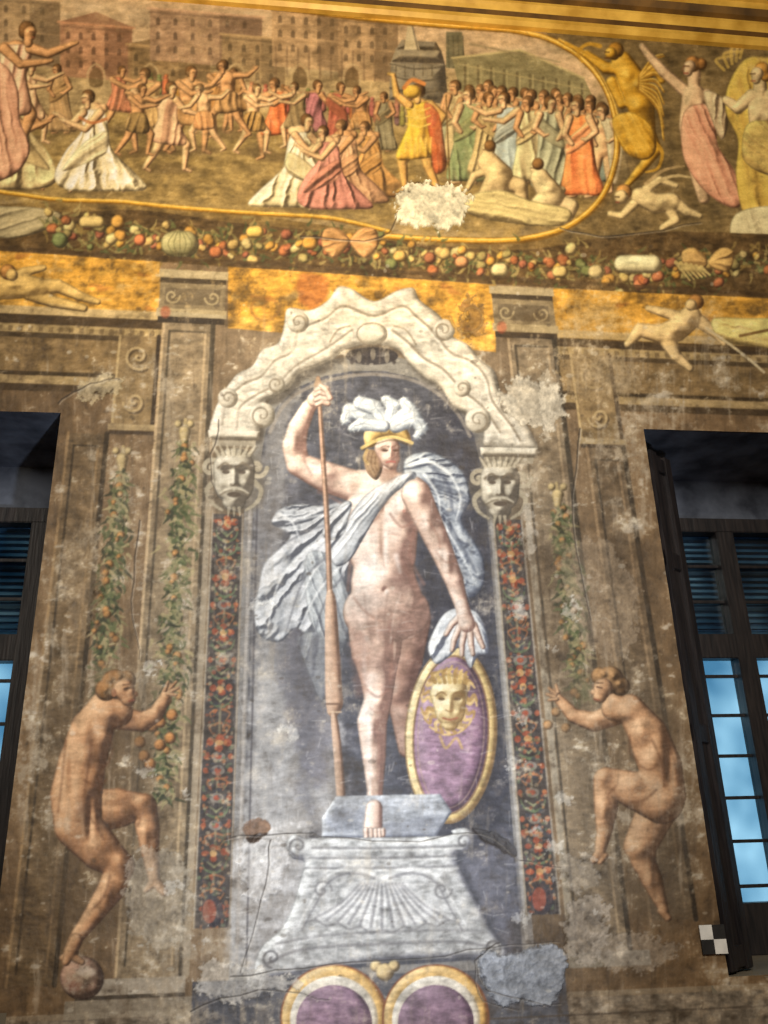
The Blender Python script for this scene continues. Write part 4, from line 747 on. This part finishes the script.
def window(n,x0,x1):
    w=empty('window_%d'%n)
    box('jamb_a',x0-.08,x0,0.012,D+.1,WZ0,WZ1,PLA,w,0); box('jamb_b',x1,x1+.08,0.012,D+.1,WZ0,WZ1,PLA,w,0)
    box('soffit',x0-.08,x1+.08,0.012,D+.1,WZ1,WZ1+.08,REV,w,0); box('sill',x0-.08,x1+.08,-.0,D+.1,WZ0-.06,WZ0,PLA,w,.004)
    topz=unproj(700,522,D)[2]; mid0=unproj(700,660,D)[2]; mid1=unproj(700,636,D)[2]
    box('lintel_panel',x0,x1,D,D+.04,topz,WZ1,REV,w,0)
    box('frame_head',x0,x1,D-.06,D+.03,topz-.08,topz,WOOD,w); box('frame_transom',x0,x1,D-.05,D+.03,mid0,mid1,WOOD,w); box('frame_foot',x0,x1,D-.05,D+.03,WZ0,WZ0+.22,WOOD,w)
    if n==2:
        gx=unproj(688,600,D)[0]; sx=unproj(737,680,D)[0]
        box('side_panel',x0,gx,D-.05,D+.03,WZ0,topz,WOOD,w); st=[gx-.1,sx,x1-.1]; bays=[(gx,sx),(sx+.1,x1-.1)]; sw=.1
    else:
        gx=unproj(22,620,D)[0]; sw=.12
        box('side_panel',gx,x1,D-.05,D+.03,WZ0,topz,WOOD,w); st=[x0,gx-.7,gx]; bays=[(x0+.12,gx-.7),(gx-.58,gx)]
    for k,xx in enumerate(st): box('stile_%d'%k,xx,xx+sw,D-.055,D+.035,WZ0,topz,WOOD,w)
    for k,(a,b_) in enumerate(bays):
        nn=max(1,round((b_-a)/.3))
        for j in range(1,nn):
            xm=a+(b_-a)*j/nn; box('muntin_v_%d_%d'%(k,j),xm-.01,xm+.01,D-.02,D+.01,WZ0+.05,topz-.05,WOOD,w,.002)
        zz=WZ0+.09
        while zz<topz-.1:
            box('muntin_h_%d'%k,a,b_,D-.015,D+.005,zz-.008,zz+.008,WOOD,w,.002); zz+=.2
        box('glass_%d'%k,a,b_,D+.008,D+.012,WZ0+.05,topz-.05,GLS,w,0)
    zz=mid1+.02; j=0
    while zz<topz-.06:
        box('blind_slat_%d'%j,x0+.05,x1-.05,D+.06,D+.11,zz,zz+.014,SLAT,w,0); zz+=.034; j+=1
    box('blind_back',x0,x1,D+.16,D+.17,mid1,topz,SLAT,w,0)
window(1,LX0,LX1); window(2,RX0,RX1)
def shutter(x,sgn):
    s=empty('window_shutter'); zt=WZ1-.1
    a=math.radians(38)*sgn; wd_=.2
    x1=x+sgn*wd_; lo,hi=min(x,x1),max(x,x1); pv=(x,.02,0)
    box('stile_outer',*((x,x+sgn*.06) if sgn>0 else (x+sgn*.06,x)),.012,.06,WZ0+.01,zt,WOOD,s,.004,a,pv)
    box('stile_inner',*((x1-.06,x1) if sgn>0 else (x1,x1+.06)),.012,.06,WZ0+.01,zt,WOOD,s,.004,a,pv)
    box('panel',lo,hi,.028,.048,WZ0+.01,zt,WOOD,s,0,a,pv)
    for z in (WZ0+.02,WZ0+.9,WZ0+1.7,zt-.1): box('rail',lo,hi,.016,.058,z,z+.08,WOOD,s,.003,a,pv)
shutter(RX0+.02,1)
def cornice():
    z0=unproj(384,17)[2]-.02
    prof=[(0,0),(-.03,0),(-.05,.02),(-.05,.05),(-.075,.06),(-.085,.085),(-.1,.1),(-.1,.12),(-.13,.125),(-.16,.15),(-.17,.19),(-.21,.2),(-.21,.235),(-.25,.25),(-.29,.29),(-.3,.33),(-.34,.34),(-.34,.42),(0,.42)]
    me=bpy.data.meshes.new('crown'); vs=[];fs=[]; n=len(prof)
    for x in (WX0,WX1):
        for y,z in prof: vs.append((x,y,z0+z))
    for i in range(n-1): fs.append((i,i+1,n+i+1,n+i))
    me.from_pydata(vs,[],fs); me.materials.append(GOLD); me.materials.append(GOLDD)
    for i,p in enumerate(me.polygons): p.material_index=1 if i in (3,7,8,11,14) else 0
    o=bpy.data.objects.new('trim_1',me); col.objects.link(o); return z0+.42
zc=cornice()
box('ceiling',WX0,WX1,-7.4,.0,zc,zc+.15,CEI,None,0)
for k in range(9):
    x=WX0+.5+k*1.07; box('ceiling_beam',x,x+.2,-7.3,-.36,zc-.2,zc,CEI,None,.01)
box('floor',WX0,WX1,-7.4,0,-.1,0,FLO,None,0)
box('wall_left',WX0-.15,WX0,-7.4,0,0,zc,PLA,None,0); box('wall_right',WX1,WX1+.15,-7.4,0,0,zc,PLA,None,0); box('wall_back',WX0,WX1,-7.55,-7.4,0,zc,PLA,None,0)
mk=empty('checkered_scale_marker'); p=unproj(712,939); h=.052
for i,(sx,sz) in enumerate(((-1,1),(1,1),(-1,-1),(1,-1))):
    box('square_%d'%i,p[0]+min(0,sx*h),p[0]+max(0,sx*h),-.014,-.009,p[2]+min(0,sz*h),p[2]+max(0,sz*h),(WHT,BLK,BLK,WHT)[i],mk,0)
# ---------------------------------------------------------------- lights
def area(n,loc,tgt,size,e,c):
    l=bpy.data.lights.new(n,'AREA'); l.energy=e; l.size=size; l.color=c; o=bpy.data.objects.new(n,l); o.location=loc
    o.rotation_euler=(Vector(tgt)-Vector(loc)).to_track_quat('-Z','Y').to_euler(); col.objects.link(o)
def spot(n,loc,tgt,e,c,ang,bl=.8,r=.08):
    l=bpy.data.lights.new(n,'SPOT'); l.energy=e; l.color=c; l.spot_size=math.radians(ang); l.spot_blend=bl; l.shadow_soft_size=r; o=bpy.data.objects.new(n,l); o.location=loc
    o.rotation_euler=(Vector(tgt)-Vector(loc)).to_track_quat('-Z','Y').to_euler(); col.objects.link(o)
area('added_fill_light',(.4,-5.6,4.6),(.3,0,3),2.2,250,(1,.91,.77))  # soft area light added for an even base level, no real fixture
spot('warm_frieze_lamp',(.2,-2.6,3.3),(.3,0,5.3),310,(1,.83,.54),98,1,.1)
spot('cool_flood_lamp',(.7,-3.0,.8),(.32,0,2.35),400,(.84,.91,1),64,1,.06)
wd=bpy.data.worlds.new('daylight'); bpy.context.scene.world=wd; wd.use_nodes=True
bg=wd.node_tree.nodes['Background']; bg.inputs[0].default_value=(.55,.8,1,1); bg.inputs[1].default_value=1.15
# ---------------------------------------------------------------- camera
cd=bpy.data.cameras.new('camera'); cd.sensor_fit='VERTICAL'; cd.sensor_height=36; cd.sensor_width=27; cd.lens=F/1024*36
co=bpy.data.objects.new('camera',cd); col.objects.link(co)
r=M.T@np.array([1,0,0]); u=M.T@np.array([0,-1,0]); bk=M.T@np.array([0,0,-1])
co.matrix_world=Matrix(((r[0],u[0],bk[0],CAM[0]),(r[1],u[1],bk[1],CAM[1]),(r[2],u[2],bk[2],CAM[2]),(0,0,0,1)))
bpy.context.scene.camera=co
bpy.context.scene.view_settings.view_transform='Standard'
